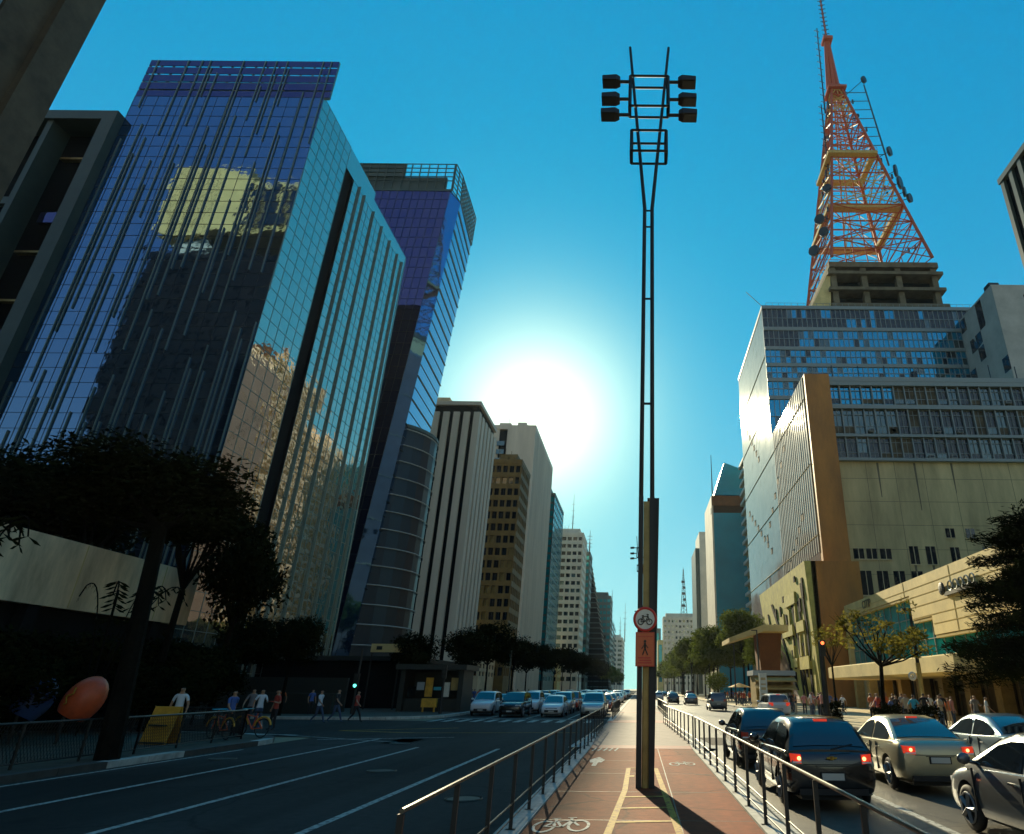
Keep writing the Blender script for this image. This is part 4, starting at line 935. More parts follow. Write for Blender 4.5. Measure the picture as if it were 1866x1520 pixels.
def get_crown(key):
    if key not in CROWN:
        k, sd, mt = key
        if k == 'big': CROWN[key] = crown_mesh('crown', sd, 34, 15000, .036, M[mt])
        elif k == 'mid': CROWN[key] = crown_mesh('crown', sd, 26, 8500, .05, M[mt])
        elif k == 'far': CROWN[key] = crown_mesh('crown', sd, 14, 1500, .09, M[mt])
        elif k == 'airy': CROWN[key] = crown_mesh('crown', sd, 30, 1500, .04, M[mt], flat=.75, spread=.8, lr=(.1,.22))
        elif k == 'round': CROWN[key] = crown_mesh('crown', sd, 1, 2500, .07, M[mt], spread=.01, lr=(.95,.96))
    return CROWN[key]
def tree(x, y, h, r, kind, sd, mt, label, name='street_tree', group=None, cz=None, rz=0, lean=(0,0), z0=.15, tr=.2, hr=1.0, fk=None):
    cz = h-r*.72*hr if cz is None else cz
    t = empty(name, (x,y,z0), label, 'tree', group)
    me, L = get_crown((kind, sd, mt)); rr = random.Random(sd*31+int(x*7+y))
    mb = MB(); cx, cy = lean; fork = Vector(fk or (cx*.6, cy*.6, max(.5,(cz-z0)*.62)))
    mb.tube((0,0,-.1), (fork.x*.33,fork.y*.33,fork.z*.35), tr, tr*.82, 9); mb.tube((fork.x*.33,fork.y*.33,fork.z*.35), fork, tr*.82, tr*.66, 9)
    M3 = Matrix.Rotation(rz, 3, 'Z')
    for c, q in (L[:12] if kind != 'far' else L[:5]):
        e = M3 @ Vector((c.x*r, c.y*r, c.z*r*hr))+Vector((cx,cy,cz-z0)); m = fork.lerp(e, .5)+Vector((rr.uniform(-.1,.1)*r, rr.uniform(-.1,.1)*r, -.05*r))
        mb.tube(fork, m, tr*.42, tr*.26, 6); mb.tube(m, e, tr*.26, tr*.08, 5)
        if kind == 'airy':
            for _ in range(3): mb.tube(m.lerp(e,.5), e+Vector((rr.uniform(-.3,.3),rr.uniform(-.3,.3),rr.uniform(-.1,.3)))*r*.6, tr*.14, tr*.04, 4)
    mb.build('trunk', M['bark'], t)
    o = bpy.data.objects.new('crown', me); C.objects.link(o); o.parent = t; o.location = (cx,cy,cz-z0); o.rotation_euler.z = rz; o.scale = (r,r,r*hr)
    return t
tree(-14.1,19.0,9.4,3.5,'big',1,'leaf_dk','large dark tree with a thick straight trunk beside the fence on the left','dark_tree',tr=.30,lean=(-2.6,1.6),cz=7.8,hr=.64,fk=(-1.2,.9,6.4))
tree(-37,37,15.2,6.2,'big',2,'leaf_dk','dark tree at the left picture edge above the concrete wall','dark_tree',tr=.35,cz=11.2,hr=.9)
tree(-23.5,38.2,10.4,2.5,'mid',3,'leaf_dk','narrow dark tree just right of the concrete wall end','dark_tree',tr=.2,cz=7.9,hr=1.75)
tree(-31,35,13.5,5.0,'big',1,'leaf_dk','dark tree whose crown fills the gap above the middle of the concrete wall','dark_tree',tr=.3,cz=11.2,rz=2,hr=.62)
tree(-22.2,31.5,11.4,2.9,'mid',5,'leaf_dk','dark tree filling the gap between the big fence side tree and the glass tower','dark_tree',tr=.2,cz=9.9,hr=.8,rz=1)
gl_ = 'dark street trees along the left pavement'
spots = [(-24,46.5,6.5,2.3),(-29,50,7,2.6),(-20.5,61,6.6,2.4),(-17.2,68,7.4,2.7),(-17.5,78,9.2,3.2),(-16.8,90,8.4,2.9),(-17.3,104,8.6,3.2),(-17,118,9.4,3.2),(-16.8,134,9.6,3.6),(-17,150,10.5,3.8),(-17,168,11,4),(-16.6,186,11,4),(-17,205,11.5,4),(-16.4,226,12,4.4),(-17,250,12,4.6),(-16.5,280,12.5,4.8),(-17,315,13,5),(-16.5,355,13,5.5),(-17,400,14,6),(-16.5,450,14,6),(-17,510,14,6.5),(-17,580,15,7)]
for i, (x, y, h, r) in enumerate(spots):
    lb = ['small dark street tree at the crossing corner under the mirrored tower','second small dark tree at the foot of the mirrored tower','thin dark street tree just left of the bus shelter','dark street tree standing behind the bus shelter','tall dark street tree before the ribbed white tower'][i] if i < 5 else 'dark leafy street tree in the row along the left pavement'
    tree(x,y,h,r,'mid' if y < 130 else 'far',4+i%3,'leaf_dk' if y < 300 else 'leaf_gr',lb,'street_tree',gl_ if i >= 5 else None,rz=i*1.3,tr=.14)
for i in range(26):
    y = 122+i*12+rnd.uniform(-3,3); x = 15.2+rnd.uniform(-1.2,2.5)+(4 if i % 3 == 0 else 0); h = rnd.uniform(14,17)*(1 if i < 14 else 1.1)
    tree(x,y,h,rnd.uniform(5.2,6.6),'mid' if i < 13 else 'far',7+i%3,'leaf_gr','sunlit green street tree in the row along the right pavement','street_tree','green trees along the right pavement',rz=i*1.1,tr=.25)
tree(17.6,95,9.5,3.2,'mid',8,'leaf_gr','green tree just behind the concrete canopy','street_tree',tr=.2,rz=1)
tree(20.5,128,14.5,5.4,'mid',9,'leaf_gr','tall full green tree behind the concrete canopy','street_tree',tr=.25,rz=2)
tree(12.7,112,3.9,2.0,'round',11,'leaf_gr','small round clipped tree on the right pavement','clipped_tree',cz=2.5,tr=.12)
tree(13.3,38,7.0,3.2,'airy',12,'leaf_or','sparse forked tree before the turquoise glass on the right','bare_tree',cz=5.2,tr=.16,lean=(.4,0))
tree(14.2,50,6.9,1.7,'airy',13,'leaf_or','small ochre leaved tree beside the black traffic signal pole','ochre_tree',cz=5.8,tr=.1)
# dark pine with layered drooping branches at the right edge
pt = empty('pine_tree', (19.3,31,.15), 'dark pine with layered spreading branches at the right edge', 'tree')
mb = MB(); mb.tube((0,0,0),(0,0,10.2),.24,.05,8); lv = MB(); pr_ = random.Random(4)
z = 2.4
while z < 10.2:
    nb = 8; R_ = 4.9*(1-((z-2.0)/9.2)**1.5)+.35
    for k in range(nb):
        a = pr_.uniform(0,6.28); l = R_*pr_.uniform(.65,1.1); e = Vector((math.cos(a)*l, math.sin(a)*l, z+pr_.uniform(-.7,.7))); s = Vector((0,0,z+.25))
        mb.tube(s, e, .06, .015, 5)
        for _ in range(int(115*l)):
            t = pr_.uniform(.15,1.03); p = s.lerp(e,t)+Vector((pr_.gauss(0,.22),pr_.gauss(0,.22),pr_.gauss(-.06,.2)))*(1.25-t*.6)
            u = (Vector((math.cos(a),math.sin(a),.25))+Vector((pr_.gauss(0,.5),pr_.gauss(0,.5),pr_.gauss(0,.35)))).normalized(); v = Vector((-u.y,u.x,.2)).normalized(); q = pr_.uniform(.10,.2)
            lv.add([p-u*q,p+v*q*.28,p+u*q,p-v*q*.28],[(0,1,2,3)])
    z += .34
mb.build('trunk', M['bark'], pt); lv.build('crown', M['leaf_pi'], pt)
# shrubs and arching plants on the left forecourt
for i, (x, y, h, r) in enumerate([(-18.5,15,3.0,1.8),(-20.5,19,3.6,2.1),(-23.5,21,4.2,2.3),(-22.6,25,4.3,2.4),(-23.6,29,4.6,2.5),(-23.2,33,4.7,2.4),(-23.6,37,4.8,2.4),(-21.5,23,3.2,1.9),(-20.6,30,3.1,1.9),(-27,40,5,2.6),(-30,42,5,2.7)]):
    tree(x,y,h,r,'mid',3+i%2,'leaf_dk','dense dark shrub below the raised concrete wall on the left','shrub','dark shrubs below the concrete wall',cz=h*.5,tr=.07,rz=i,hr=1.0)
def arching(x, y, hgt, n, seed, label):
    p = empty('arching_plant', (x,y,.15), label, 'plant'); rr = random.Random(seed); st = MB(); lf = MB()
    for k in range(n):
        a = rr.uniform(0,6.28); l = rr.uniform(1.2,2.8); pr0 = Vector((0,0,0)); m = 12
        for i in range(1,m+1):
            t = i/m; q = Vector((math.cos(a)*l*t, math.sin(a)*l*t, hgt*(1-(1-t*1.25)**2) if t < 1 else hgt*.9))
            st.tube(pr0,q,.025,n=4)
            if i > 4:
                for s in (-1,1):
                    d = Vector((-math.sin(a)*s,math.cos(a)*s,-.5)).normalized(); lf.add([q,q+d*.28+Vector((0,0,.04)),q+d*.45,q+d*.25-Vector((0,0,.06))],[(0,1,2,3)])
            pr0 = q
    st.build('stems', M['bark'], p); lf.build('leaves', M['leaf_dk'], p)
arching(-20.0,18.6,6.3,9,2,'tall arching plant with drooping stems before the concrete wall')
arching(-21.5,27,5.6,7,3,'smaller arching plant beside the right part of the concrete wall')

# ------------------------------------------------------------------ left forecourt things
b = empty('concrete_wall', (-26.2,25,.15), 'raised pale concrete wall slab on dark pillars behind the big tree', 'wall')
mb = MB(); mb.box(-26.45,-26,8,38.0,5.1,8.0); wb(mb, 'slab', M['slab'], b)
mb = MB()
for y in (13.4,18.8,24.3,29.8,35.2): mb.box(-26.0,-25.985,y,y+.05,5.15,7.95)
wb(mb, 'joints', M['joint'], b)
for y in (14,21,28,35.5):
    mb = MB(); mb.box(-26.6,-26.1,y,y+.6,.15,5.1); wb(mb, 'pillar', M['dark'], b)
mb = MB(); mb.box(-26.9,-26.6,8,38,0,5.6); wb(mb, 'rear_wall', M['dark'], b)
def fence(pts, h, label, step=1.9, pitch=.09):
    b = empty('mesh_fence', (*pts[0],.15), label, 'fence')
    panel = MB()
    for a, c in zip(pts[:-1], pts[1:]):
        a = Vector((*a,.15)); c = Vector((*c,.15)); L = (c-a).length; u = (c-a).normalized(); n = max(1,int(L/step))
        for k in range(n+1):
            p = a+u*L*k/n; q = MB(); q.tube(p, p+Vector((0,0,h)), .035, n=6); wb(q, 'post', M['steel'], b)
        q = MB(); q.tube(a+Vector((0,0,h)), c+Vector((0,0,h)), .03, n=6); wb(q, 'top_rail', M['rail_st'], b)
        q = MB(); q.tube(a+Vector((0,0,.12)), c+Vector((0,0,.12)), .02, n=6); wb(q, 'lower_rail', M['steel'], b)
        k = 0
        while k*pitch < L-h*.5:
            p = a+u*k*pitch+Vector((0,0,.12)); panel.tube(p, p+u*h*.45+Vector((0,0,h-.12)), .007, n=3)
            p2 = a+u*(k*pitch+h*.45)+Vector((0,0,.12)); panel.tube(p2, p2-u*h*.45+Vector((0,0,h-.12)), .007, n=3); k += 1
    wb(panel, 'mesh_panel', M['steel'], b, kind='stuff'); return b
fence([(-14.5,5),(-14.5,20.5),(-14.9,26.5),(-16.6,28.7),(-21,29.2)], .98, 'dark wire mesh fence along the left kerb, curving round the corner')
# telephone shells on poles
def phone_shell(x, y, m, label, rz, mark):
    b = empty('phone_booth', (x,y,.15), label, 'phone booth', rz=rz)
    q = MB(); q.tube((0,0,0),(0,0,1.0),.05,n=8); q.box(-.12,.12,-.06,.1,.95,1.35); q.build('stand', M['steel'], b)
    bm = MB(); n, mm = 20, 12
    for shell in (1.0,.94):
        vs = []; 
        for i in range(mm+1):
            t = math.pi*(.0+.72*i/mm)
            for j in range(n+1):
                a = -math.pi*.72+2*math.pi*.72*j/n
                vs.append((.62*shell*math.sin(t)*math.sin(a), -.55*shell*math.sin(t)*math.cos(a)+.1, 1.35+.82*shell*math.cos(t)))
        bm.add(vs, [(i*(n+1)+j,(i+1)*(n+1)+j,(i+1)*(n+1)+j+1,i*(n+1)+j+1) if shell == 1.0 else (i*(n+1)+j,i*(n+1)+j+1,(i+1)*(n+1)+j+1,(i+1)*(n+1)+j) for i in range(mm) for j in range(n)])
    so_ = bm.build('shell', m, b, smooth=True); so_.rotation_euler = (R(-14), R(22), 0); so_.location = (-.45, 0, .12)
    q = MB(); q.box(-.16,.16,-.05,.05,1.05,1.5); q.build('telephone', M['kiosk'], b)
    if mark:
        q = MB(); p0 = None
        for i in range(15):
            t = i/14; p = Vector((.10+.07*math.sin(t*11), -.485-.06*math.sin(math.pi*t), 1.12+.55*t))
            if p0 is not None: q.tube(p0, p, .022, n=5)
            p0 = p
        lo_ = q.build('lettering', M['ypaint'], b); lo_.rotation_euler = (R(-14), R(22), 0); lo_.location = (-.45, 0, .12)
    return b
phone_shell(-19.3,23.5,M['orange'],'orange egg shaped telephone shell with yellow lettering',R(-18),True)
phone_shell(-20.6,23.2,M['blue_sh'],'dark blue egg shaped telephone shell left of the orange one',R(20),False)
b = empty('sandwich_board', (-16.2,24,.15), 'yellow wooden stand board by the fence on the left pavement', 'board', rz=R(-10))
for s in (-1,1):
    q = MB(); q.add([(-.5,-.32*s,0),(.5,-.32*s,0),(.5,-.05*s,1.15),(-.5,-.05*s,1.15),(-.5,-.27*s,0),(.5,-.27*s,0),(.5,0,1.15),(-.5,0,1.15)],[(0,1,2,3),(4,7,6,5),(0,3,7,4),(1,5,6,2),(2,6,7,3),(0,4,5,1)]); q.build('board', M['board_y'], b)
q = MB(); q.box(-.52,.52,-.36,-.33,.02,.08); q.box(-.3,.3,-.34,-.2,.55,.6); q.build('trim', M['s_blk'], b)
# hire bicycles with yellow mudguards
def bicycle(x, y, rz, label):
    b = empty('bicycle', (x,y,.15), label, 'bicycle', rz=rz)
    for yy in (-.52,.52):
        q = MB(); q.ring((0,yy,.34),(1,0,0),.32,.022,24,6); w_ = q.build('wheel', M['blk'], b)
        q = MB()
        for k in range(10): a = k*math.pi/5; q.tube((0,yy,.34),(0,yy+.31*math.cos(a),.34+.31*math.sin(a)),.004,n=3)
        q.build('spokes', M['chrome'], w_)
        q = MB()
        for k in range(9):
            a = R(10+k*17); c = R(27+k*17); q.tube((0,yy+.39*math.cos(a),.34+.39*math.sin(a)),(0,yy+.39*math.cos(c),.34+.39*math.sin(c)),.035,n=6)
        q.build('mudguard', M['board_y'], b)
    q = MB()
    for p, r2 in (((0,-.52,.34),(0,-.05,.3)),((0,-.05,.3),(0,-.2,.85)),((0,-.05,.3),(0,.36,.8)),((0,-.16,.72),(0,.36,.8)),((0,.52,.34),(0,.33,.98)),((0,-.52,.34),(0,-.16,.72))): q.tube(p, r2, .022, n=6)
    q.build('frame', M['orange'], b)
    q = MB(); q.tube((-.28,.3,1.0),(.28,.3,1.0),.016,n=6); q.build('handlebar', M['chrome'], b)
    q = MB(); q.box(-.07,.07,-.34,-.1,.86,.92); q.build('saddle', M['blk'], b)
bicycle(-15.6,26.2,R(60),'yellow mudguard hire bicycle leaning left by the corner fence')
bicycle(-15.0,27.2,R(75),'yellow mudguard hire bicycle nearest the corner of the fence')
# bus shelter / newsstand on the far corner
b = empty('newsstand', (-17,57,.15), 'dark newsstand with lit poster windows on the far left corner', 'kiosk')
mb = MB(); mb.box(-20.0,-14.2,55.8,60.2,3.3,3.7); mb.box(-19.6,-14.6,58.8,59.6,.15,3.3); mb.box(-19.7,-19.3,56.3,59.6,.15,3.3); mb.box(-14.9,-14.5,56.3,59.6,.15,3.3); mb.box(-19.3,-14.9,56.9,58.8,.15,1.1); wb(mb, 'shell', M['kiosk'], b)
for k in range(6):
    mb = MB(); mb.box(-19.1+k*.7,-18.5+k*.7,56.8,56.89,1.25+(k%2)*.5,2.0+(k%3)*.35); wb(mb, 'poster', [M['glass_w'],M['awning'],M['board_y'],M['cyan'],M['s_white'],M['kiosk_y']][k], b)
mb = MB(); mb.box(-17.4,-16.2,55.3,55.6,.5,1.15); mb.box(-17.3,-17.2,55.35,55.5,.15,.5); mb.box(-16.4,-16.3,55.35,55.5,.15,.5); tag(mb.build('notice_board', M['board_y']), 'small yellow board in front of the dark newsstand', 'board')
b = empty('planter_wall', (-25,50,.15), 'long low dark planter wall across the left corner forecourt', 'wall')
mb = MB(); mb.box(-44,-22,49.6,50.2,.15,1.5); mb.box(-36,-23,54,54.3,.15,2.6); wb(mb, 'wall', M['kiosk'], b)
b = empty('yellow_sign', (-23,60,.15), 'long pale yellow sign on posts in front of the curved dark building', 'sign')
mb = MB(); mb.box(-24.0,-21.2,60,60.4,4.8,5.5); wb(mb, 'panel', M['stone_y'], b)
mb = MB(); mb.box(-23.5,-23.0,59.96,60,5.0,5.3); wb(mb, 'mark', M['kiosk'], b)
for x in (-24,-21.5):
    mb = MB(); mb.tube((x,60.45,.15),(x,60.45,5.4),.07,n=6); wb(mb, 'post', M['steel'], b)
b = empty('awning_building', (-28,66,0), 'low dark pavilion with a flat roof behind the long yellow sign', 'building')
mb = MB(); mb.box(-35.5,-22,64,80,0,4.2); wb(mb, 'wall', M['dark'], b); mb = MB(); mb.box(-36,-21,63,81,4.2,4.6); wb(mb, 'roof', M['kiosk'], b)
def signal_pole(x, y, h, label, lights, arm=None, r=.09):
    b = empty('traffic_signal', (x,y,.15), label, 'traffic light')
    q = MB(); q.tube((0,0,0),(0,0,h),r,r*.85,8); q.tube((0,0,0),(0,0,.5),r*1.5,n=8)
    if arm: q.tube((0,0,h-.2),arm,r*.7,r*.5,6)
    q.build('pole', M['steel'], b)
    for (lx, lz, col) in lights:
        q = MB(); q.box(lx-.17,lx+.17,-.3,-.02,lz-.5,lz+.5); hd = q.build('signal_head', M['steel'], b)
        for k, c in enumerate(('redlamp','board_y','greenlamp')):
            q = MB(); on = (col == 'r' and k == 0) or (col == 'g' and k == 2); q.disc((lx,-.3,lz+.32-.32*k),(0,-1,0),.11,.03,14); q.build('lens', M[c] if on else M['kiosk'], hd)
    return b
signal_pole(-20.6,50,4.4,'traffic light with a green lamp on the far left corner',[(0,2.2,'g')])
signal_pole(12.15,45,4.9,'black traffic signal pole with a red lamp on the right pavement',[(0.05,4.45,'r')],r=.2)
signal_pole(-15.0,52.5,3.4,'second traffic light beside the queue of waiting cars',[(0,2.9,'x')])
# poles and cameras on the right
b = empty('lamp_post', (16.45,40,.15), 'dark pole with a pale lower sleeve before the turquoise glass', 'street lamp')
q = MB(); q.tube((0,0,2.4),(0,0,6.4),.12,.09,8); q.tube((.12,0,0),(.12,0,1.2),.1,n=8); q.build('pole', M['steel'], b); q = MB(); q.tube((0,0,0),(0,0,3.4),.14,n=8); q.build('sleeve', M['yel_st'], b)
q = MB(); q.box(-.5,.1,-.12,.12,6.35,6.5); q.build('lamp_head', M['steel'], b)
for (x, y, h, label) in ((13.0,74,8.0,'tall plain grey pole beside the concrete canopy'),(12.6,90,7.5,'grey pole among the green trees on the right'),(-16.0,84,6.5,'dark pole under the trees before the ochre tower')):
    b = empty('street_pole', (x,y,.15), label, 'pole'); q = MB(); q.tube((0,0,0),(0,0,h),.1,.07,7); q.build('pole', M['rail_st'], b); q = MB(); q.box(-.6,0,-.1,.1,h-.1,h); q.build('lamp_head', M['steel'], b)
# right newsstand, totem and concrete canopy
b = empty('newsstand', (13,67,.15), 'ochre newsstand with two striped awnings on the right pavement', 'kiosk')
mb = MB(); mb.box(11.3,14.8,66.3,69.5,.15,.9); mb.box(11.3,14.8,69.2,69.5,.9,3.3); mb.box(11.25,11.45,66.3,69.5,.9,3.3); mb.box(14.65,14.85,66.3,69.5,.9,3.3); wb(mb, 'shell', M['kiosk_y'], b)
mb = MB(); mb.box(11.0,15.1,66.0,69.7,3.3,3.75); wb(mb, 'roof', M['awning'], b)
for z in (2.85,2.15):
    mb = MB(); mb.add([(11.1,65.3,z),(15,65.3,z),(15,66.3,z+.35),(11.1,66.3,z+.35),(11.1,65.3,z-.12),(15,65.3,z-.12)],[(0,1,2,3),(4,5,1,0)]); wb(mb, 'awning', M['kiosk_y'], b)
for k in range(7):
    mb = MB(); mb.box(11.5+k*.46,11.9+k*.46,66.15,66.28,1.0+(k%2)*.05,1.45+(k%3)*.15); wb(mb, 'magazine', [M['s_white'],M['s_red'],M['cyan'],M['board_y'],M['glass_d'],M['s_white'],M['s_or']][k], b)
b = empty('totem_sign', (11.9,62,.15), 'pale vertical totem sign beside the ochre newsstand', 'sign')
mb = MB(); mb.box(-.35,.35,-.12,.12,0,3.3); mb.build('panel', M['s_white'], b); mb = MB()
for k in range(6): mb.box(-.22,.22,-.135,-.122,.6+k*.42,.72+k*.42+(k%2)*.1)
mb.build('marks', M['stain_wall'], b); b.location = (11.55,64,.15)
b = empty('concrete_canopy', (15,80,.15), 'angular concrete canopy on a brown column beside the relief wall', 'canopy')
mb = MB(); mb.add([(10.3,77,7.0),(14.2,76,8.2),(17,76,8.2),(17,86,8.2),(14.2,86,8.2),(10.3,84,7.0),(10.3,77,7.5),(14.2,76,8.9),(17,76,8.9),(17,86,8.9),(14.2,86,8.9),(10.3,84,7.5)],[(0,5,4,1),(1,4,3,2),(6,7,10,11),(7,8,9,10),(0,1,7,6),(1,2,8,7),(2,3,9,8),(3,4,10,9),(4,5,11,10),(5,0,6,11)]); wb(mb, 'roof', M['stone_y'], b)
mb = MB(); mb.add([(14.3,79.4,.15),(16.0,79.4,.15),(16.0,82,.15),(14.3,82,.15),(14.0,79,8.2),(16.8,79,8.2),(16.8,82.4,8.2),(14.0,82.4,8.2)],[(0,1,5,4),(1,2,6,5),(2,3,7,6),(3,0,4,7)]); wb(mb, 'column', M['brown_d'], b)
b = empty('market_umbrella', (13.4,92,.15), 'yellow market umbrella on the right pavement near the clipped tree', 'umbrella')
mb = MB(); mb.tube((0,0,0),(0,0,2.5),.03,n=6); mb.build('pole', M['steel'], b); mb = MB(); mb.add([(0,0,2.7)]+[(1.6*math.cos(a*math.pi/4),1.6*math.sin(a*math.pi/4),2.15) for a in range(8)],[(0,1+k,1+(k+1)%8) for k in range(8)]); mb.build('canopy', M['ypaint'], b)
b = empty('round_sign', (17.6,44,.15), 'small round pale sign on a thin post under the long canopy', 'sign')
mb = MB(); mb.tube((0,0,0),(0,0,2.6),.04,n=6); mb.build('post', M['steel'], b); mb = MB(); mb.ring((0,-.05,2.75),(0,1,0),.2,.07,20,6); mb.disc((0,-.03,2.75),(0,-1,0),.09,.03,12); mb.build('disc', M['s_white'], b)
for i, (x, y) in enumerate(((13.2,47),(14.6,35.5),(13.1,36.6),(15.4,43))):
    tree(x,y,1.3,.9,'far',20,'leaf_dk',['low dark bush near the black traffic signal pole','low dark bush nearest the turquoise pavilion crowd','low dark bush under the sparse forked tree','low dark bush below the pale sleeved pole'][i],'bush',cz=.75,tr=.05)

# ------------------------------------------------------------------ median: railings, lamp posts, signs
def railing(x, y0, y1, label, h=.98, step=1.6, bend=None):
    b = empty('railing', (x,y0,.15), label, 'railing'); n = int(round((y1-y0)/step)); st = (y1-y0)/n
    px = (lambda y: x) if bend is None else (lambda y: x+bend*max(0,(y-24)/(y1-24))**1)
    pts = [(px(y0+k*st), y0+k*st) for k in range(n+1)]
    for k, (a, c) in enumerate(pts):
        q = MB(); q.box(a-.025,a+.025,c-.015,c+.015,.14,.15+h-.02); q.box(a-.07,a+.07,c-.05,c+.05,.14,.165); wb(q, 'post', M['steel'], b)
    for z, t, m, nm in ((h,.05,'rail_top','top_rail'),(.33,.03,'rail_top','lower_rail'),(.14,.025,'steel','bottom_rail')):
        q = MB()
        for p, r2 in zip(pts[:-1], pts[1:]): q.tube((p[0],p[1],.15+z),(r2[0],r2[1],.15+z),t*.40,n=8)
        wb(q, nm, M[m], b)
    return b
railing(-1.80,5.6,34.8,'long black railing with a shiny top rail along the left edge of the cycle path')
railing(1.90,3.0,23.8,'black railing with a shiny top rail beside the black car')
railing(1.90,24.6,41.2,'farther black railing on the right of the path bending inwards past the gap',bend=-.45)
railing(-1.75,45.5,62,'distant black railing beside the waiting cars beyond the crossing')
railing(1.85,45.5,70,'distant railing on the right of the path beyond the crossing')
def lamp_post(x, y, label, sign=False):
    b = empty('lamp_post', (x,y,.15), label, 'street lamp', None if sign else 'lamp posts down the middle of the avenue')
    q = MB(); q.box(-.19,-.075,-.12,.12,0,6.1); q.build('post', M['steel'], b)
    q = MB(); q.box(.075,.19,-.12,.12,0,6.1); q.build('post', M['steel'], b)
    q = MB(); q.box(-.072,.072,-.03,.06,0,6.0); q.box(-.045,.045,-.1,-.032,0,2.0); q.build('cover_strip', M['brass'], b)
    q = MB(); q.add([(.0,.2,0),(.19,.2,0),(.19,.42,0),(.0,.42,0),(.02,.2,6.15),(.31,.2,6.15),(.31,.42,6.15),(.02,.42,6.15)],[(0,1,5,4),(1,2,6,5),(2,3,7,6),(3,0,4,7),(4,5,6,7)]); q.build('rear_post', M['steel'], b)
    for s in (-1,1):
        q = MB(); q.tube((s*.135,0,5.9),(s*.11,0,15.0),.055,n=8); q.tube((s*.11,0,15.0),(s*.655,0,21.95),.055,.045,8); q.build('rod', M['steel'], b)
    q = MB()
    for z in (8.6,11.8,14.3,14.9): q.bar((-.12,0,z),(.12,0,z),.05)
    q.build('spacers', M['steel'], b)
    for (zz0, zz1, wd, dp) in ((18.95,20.3,.62,.22),(17.0,17.85,.54,.26)):
        q = MB()
        for z in (zz0,zz1):
            for yy in (-dp,dp): q.bar((-wd,yy,z),(wd,yy,z),.075)
            for xx in (-wd,wd): q.bar((xx,-dp,z),(xx,dp,z),.075)
        for xx in (-wd,wd):
            for yy in (-dp,dp): q.bar((xx,yy,zz0),(xx,yy,zz1),.07)
        q.build('box_frame', M['steel'], b)
    for s in (-1,1):
        for z in (20.3,19.5,18.8):
            q = MB(); q.add([(s*.95,-.13,z-.09),(s*.95,.13,z-.09),(s*.95,.13,z+.09),(s*.95,-.13,z+.09),(s*1.08,-.19,z-.11),(s*1.08,.19,z-.11),(s*1.08,.19,z+.13),(s*1.08,-.19,z+.13),(s*1.54,-.19,z-.11),(s*1.54,.19,z-.11),(s*1.54,.19,z+.08),(s*1.54,-.19,z+.08)],
                [(0,3,2,1),(0,1,5,4),(1,2,6,5),(2,3,7,6),(3,0,4,7),(4,5,9,8),(5,6,10,9),(6,7,11,10),(7,4,8,11),(8,9,10,11)] if s > 0 else [(0,1,2,3),(0,4,5,1),(1,5,6,2),(2,6,7,3),(3,7,4,0),(4,8,9,5),(5,9,10,6),(6,10,11,7),(7,11,8,4),(8,11,10,9)])
            q.tube((s*.6,0,z),(s*.97,0,z),.06,n=6); h_ = q.build('floodlight', M['steel'], b, bevel=.015)
            q = MB(); q.box(min(s*1.12,s*1.5),max(s*1.12,s*1.5),-.15,.15,z-.125,z-.112); q.build('lens', M['lamp'], h_)
    return b
lp1 = lamp_post(.13,14.8,'tall black twin rod lamp post with six floodlights on the cycle path',True)
l2 = copy_tree(lp1); l2.location = (.05,90,.15); l2['label'] = 'second lamp post hidden behind the near one on the avenue'
for i, y in enumerate((170,250,330,410)):
    c_ = copy_tree(lp1); c_.location = (.05,y,.15); c_['label'] = 'distant twin rod lamp post down the middle of the avenue'; c_['group'] = 'lamp posts down the middle of the avenue'
del l2['category']; l2['category'] = 'street lamp'
b = empty('road_sign', (.11,14.55,3.41), 'round red ringed sign with a black bicycle on the lamp post', 'sign')
mb = MB(); mb.disc((0,0,0),(0,-1,0),.222,.02,36); mb.build('face', M['s_white'], b)
mb = MB(); mb.ring((0,-.012,0),(0,1,0),.235,.03,36,8); mb.build('rim', M['s_red'], b)
mb = MB(); y_ = -.03
for x, z in ((-.095,-.055),(.095,-.055)): mb.ring((x,y_,z),(0,1,0),.058,.011,18,5)
for a, c in (((-.095,-.055),(-.05,.05)),((-.05,.05),(.065,.06)),((-.05,.05),(.0,-.055)),((.0,-.055),(.065,.06)),((-.095,-.055),(0,-.055)),((.095,-.055),(.055,.1)),((.03,.105),(.08,.095)),((-.075,.075),(-.025,.075)),((-.05,.05),(-.055,.075))): mb.tube((a[0],y_,a[1]),(c[0],y_,c[1]),.009,n=5)
mb.build('bicycle_symbol', M['s_blk'], b)
b = empty('road_sign', (.11,14.55,2.79), 'orange rectangular sign with a black pedestrian under the round sign', 'sign')
mb = MB(); mb.box(-.205,.205,-.02,0,-.35,.35); mb.build('panel', M['s_or'], b, bevel=.004)
mb = MB()
for (x0,x1,z0,z1) in ((-.2,.2,-.345,-.33),(-.2,.2,.33,.345),(-.2,-.188,-.33,.33),(.188,.2,-.33,.33),(-.17,.17,.25,.262)): mb.box(x0,x1,-.024,-.021,z0,z1)
for k in range(3): mb.box(-.15+.02*(k%2),.15-.015*k,-.024,-.021,-.29+.05*k,-.265+.05*k)
mb.build('border', M['s_red'], b)
mb = MB(); mb.disc((.0,-.022,.16),(0,-1,0),.028,.004,12)
for a, c, t in (((0,.13),(0,.02),.028),((0,.11),(-.075,-.0),.012),((0,.11),(.07,.02),.012),((0,.02),(-.05,-.12),.018),((0,.02),(.06,-.12),.018)): mb.tube((a[0],-.022,a[1]),(c[0],-.022,c[1]),t*.8,n=6)
mb.build('pedestrian_symbol', M['s_blk'], b)

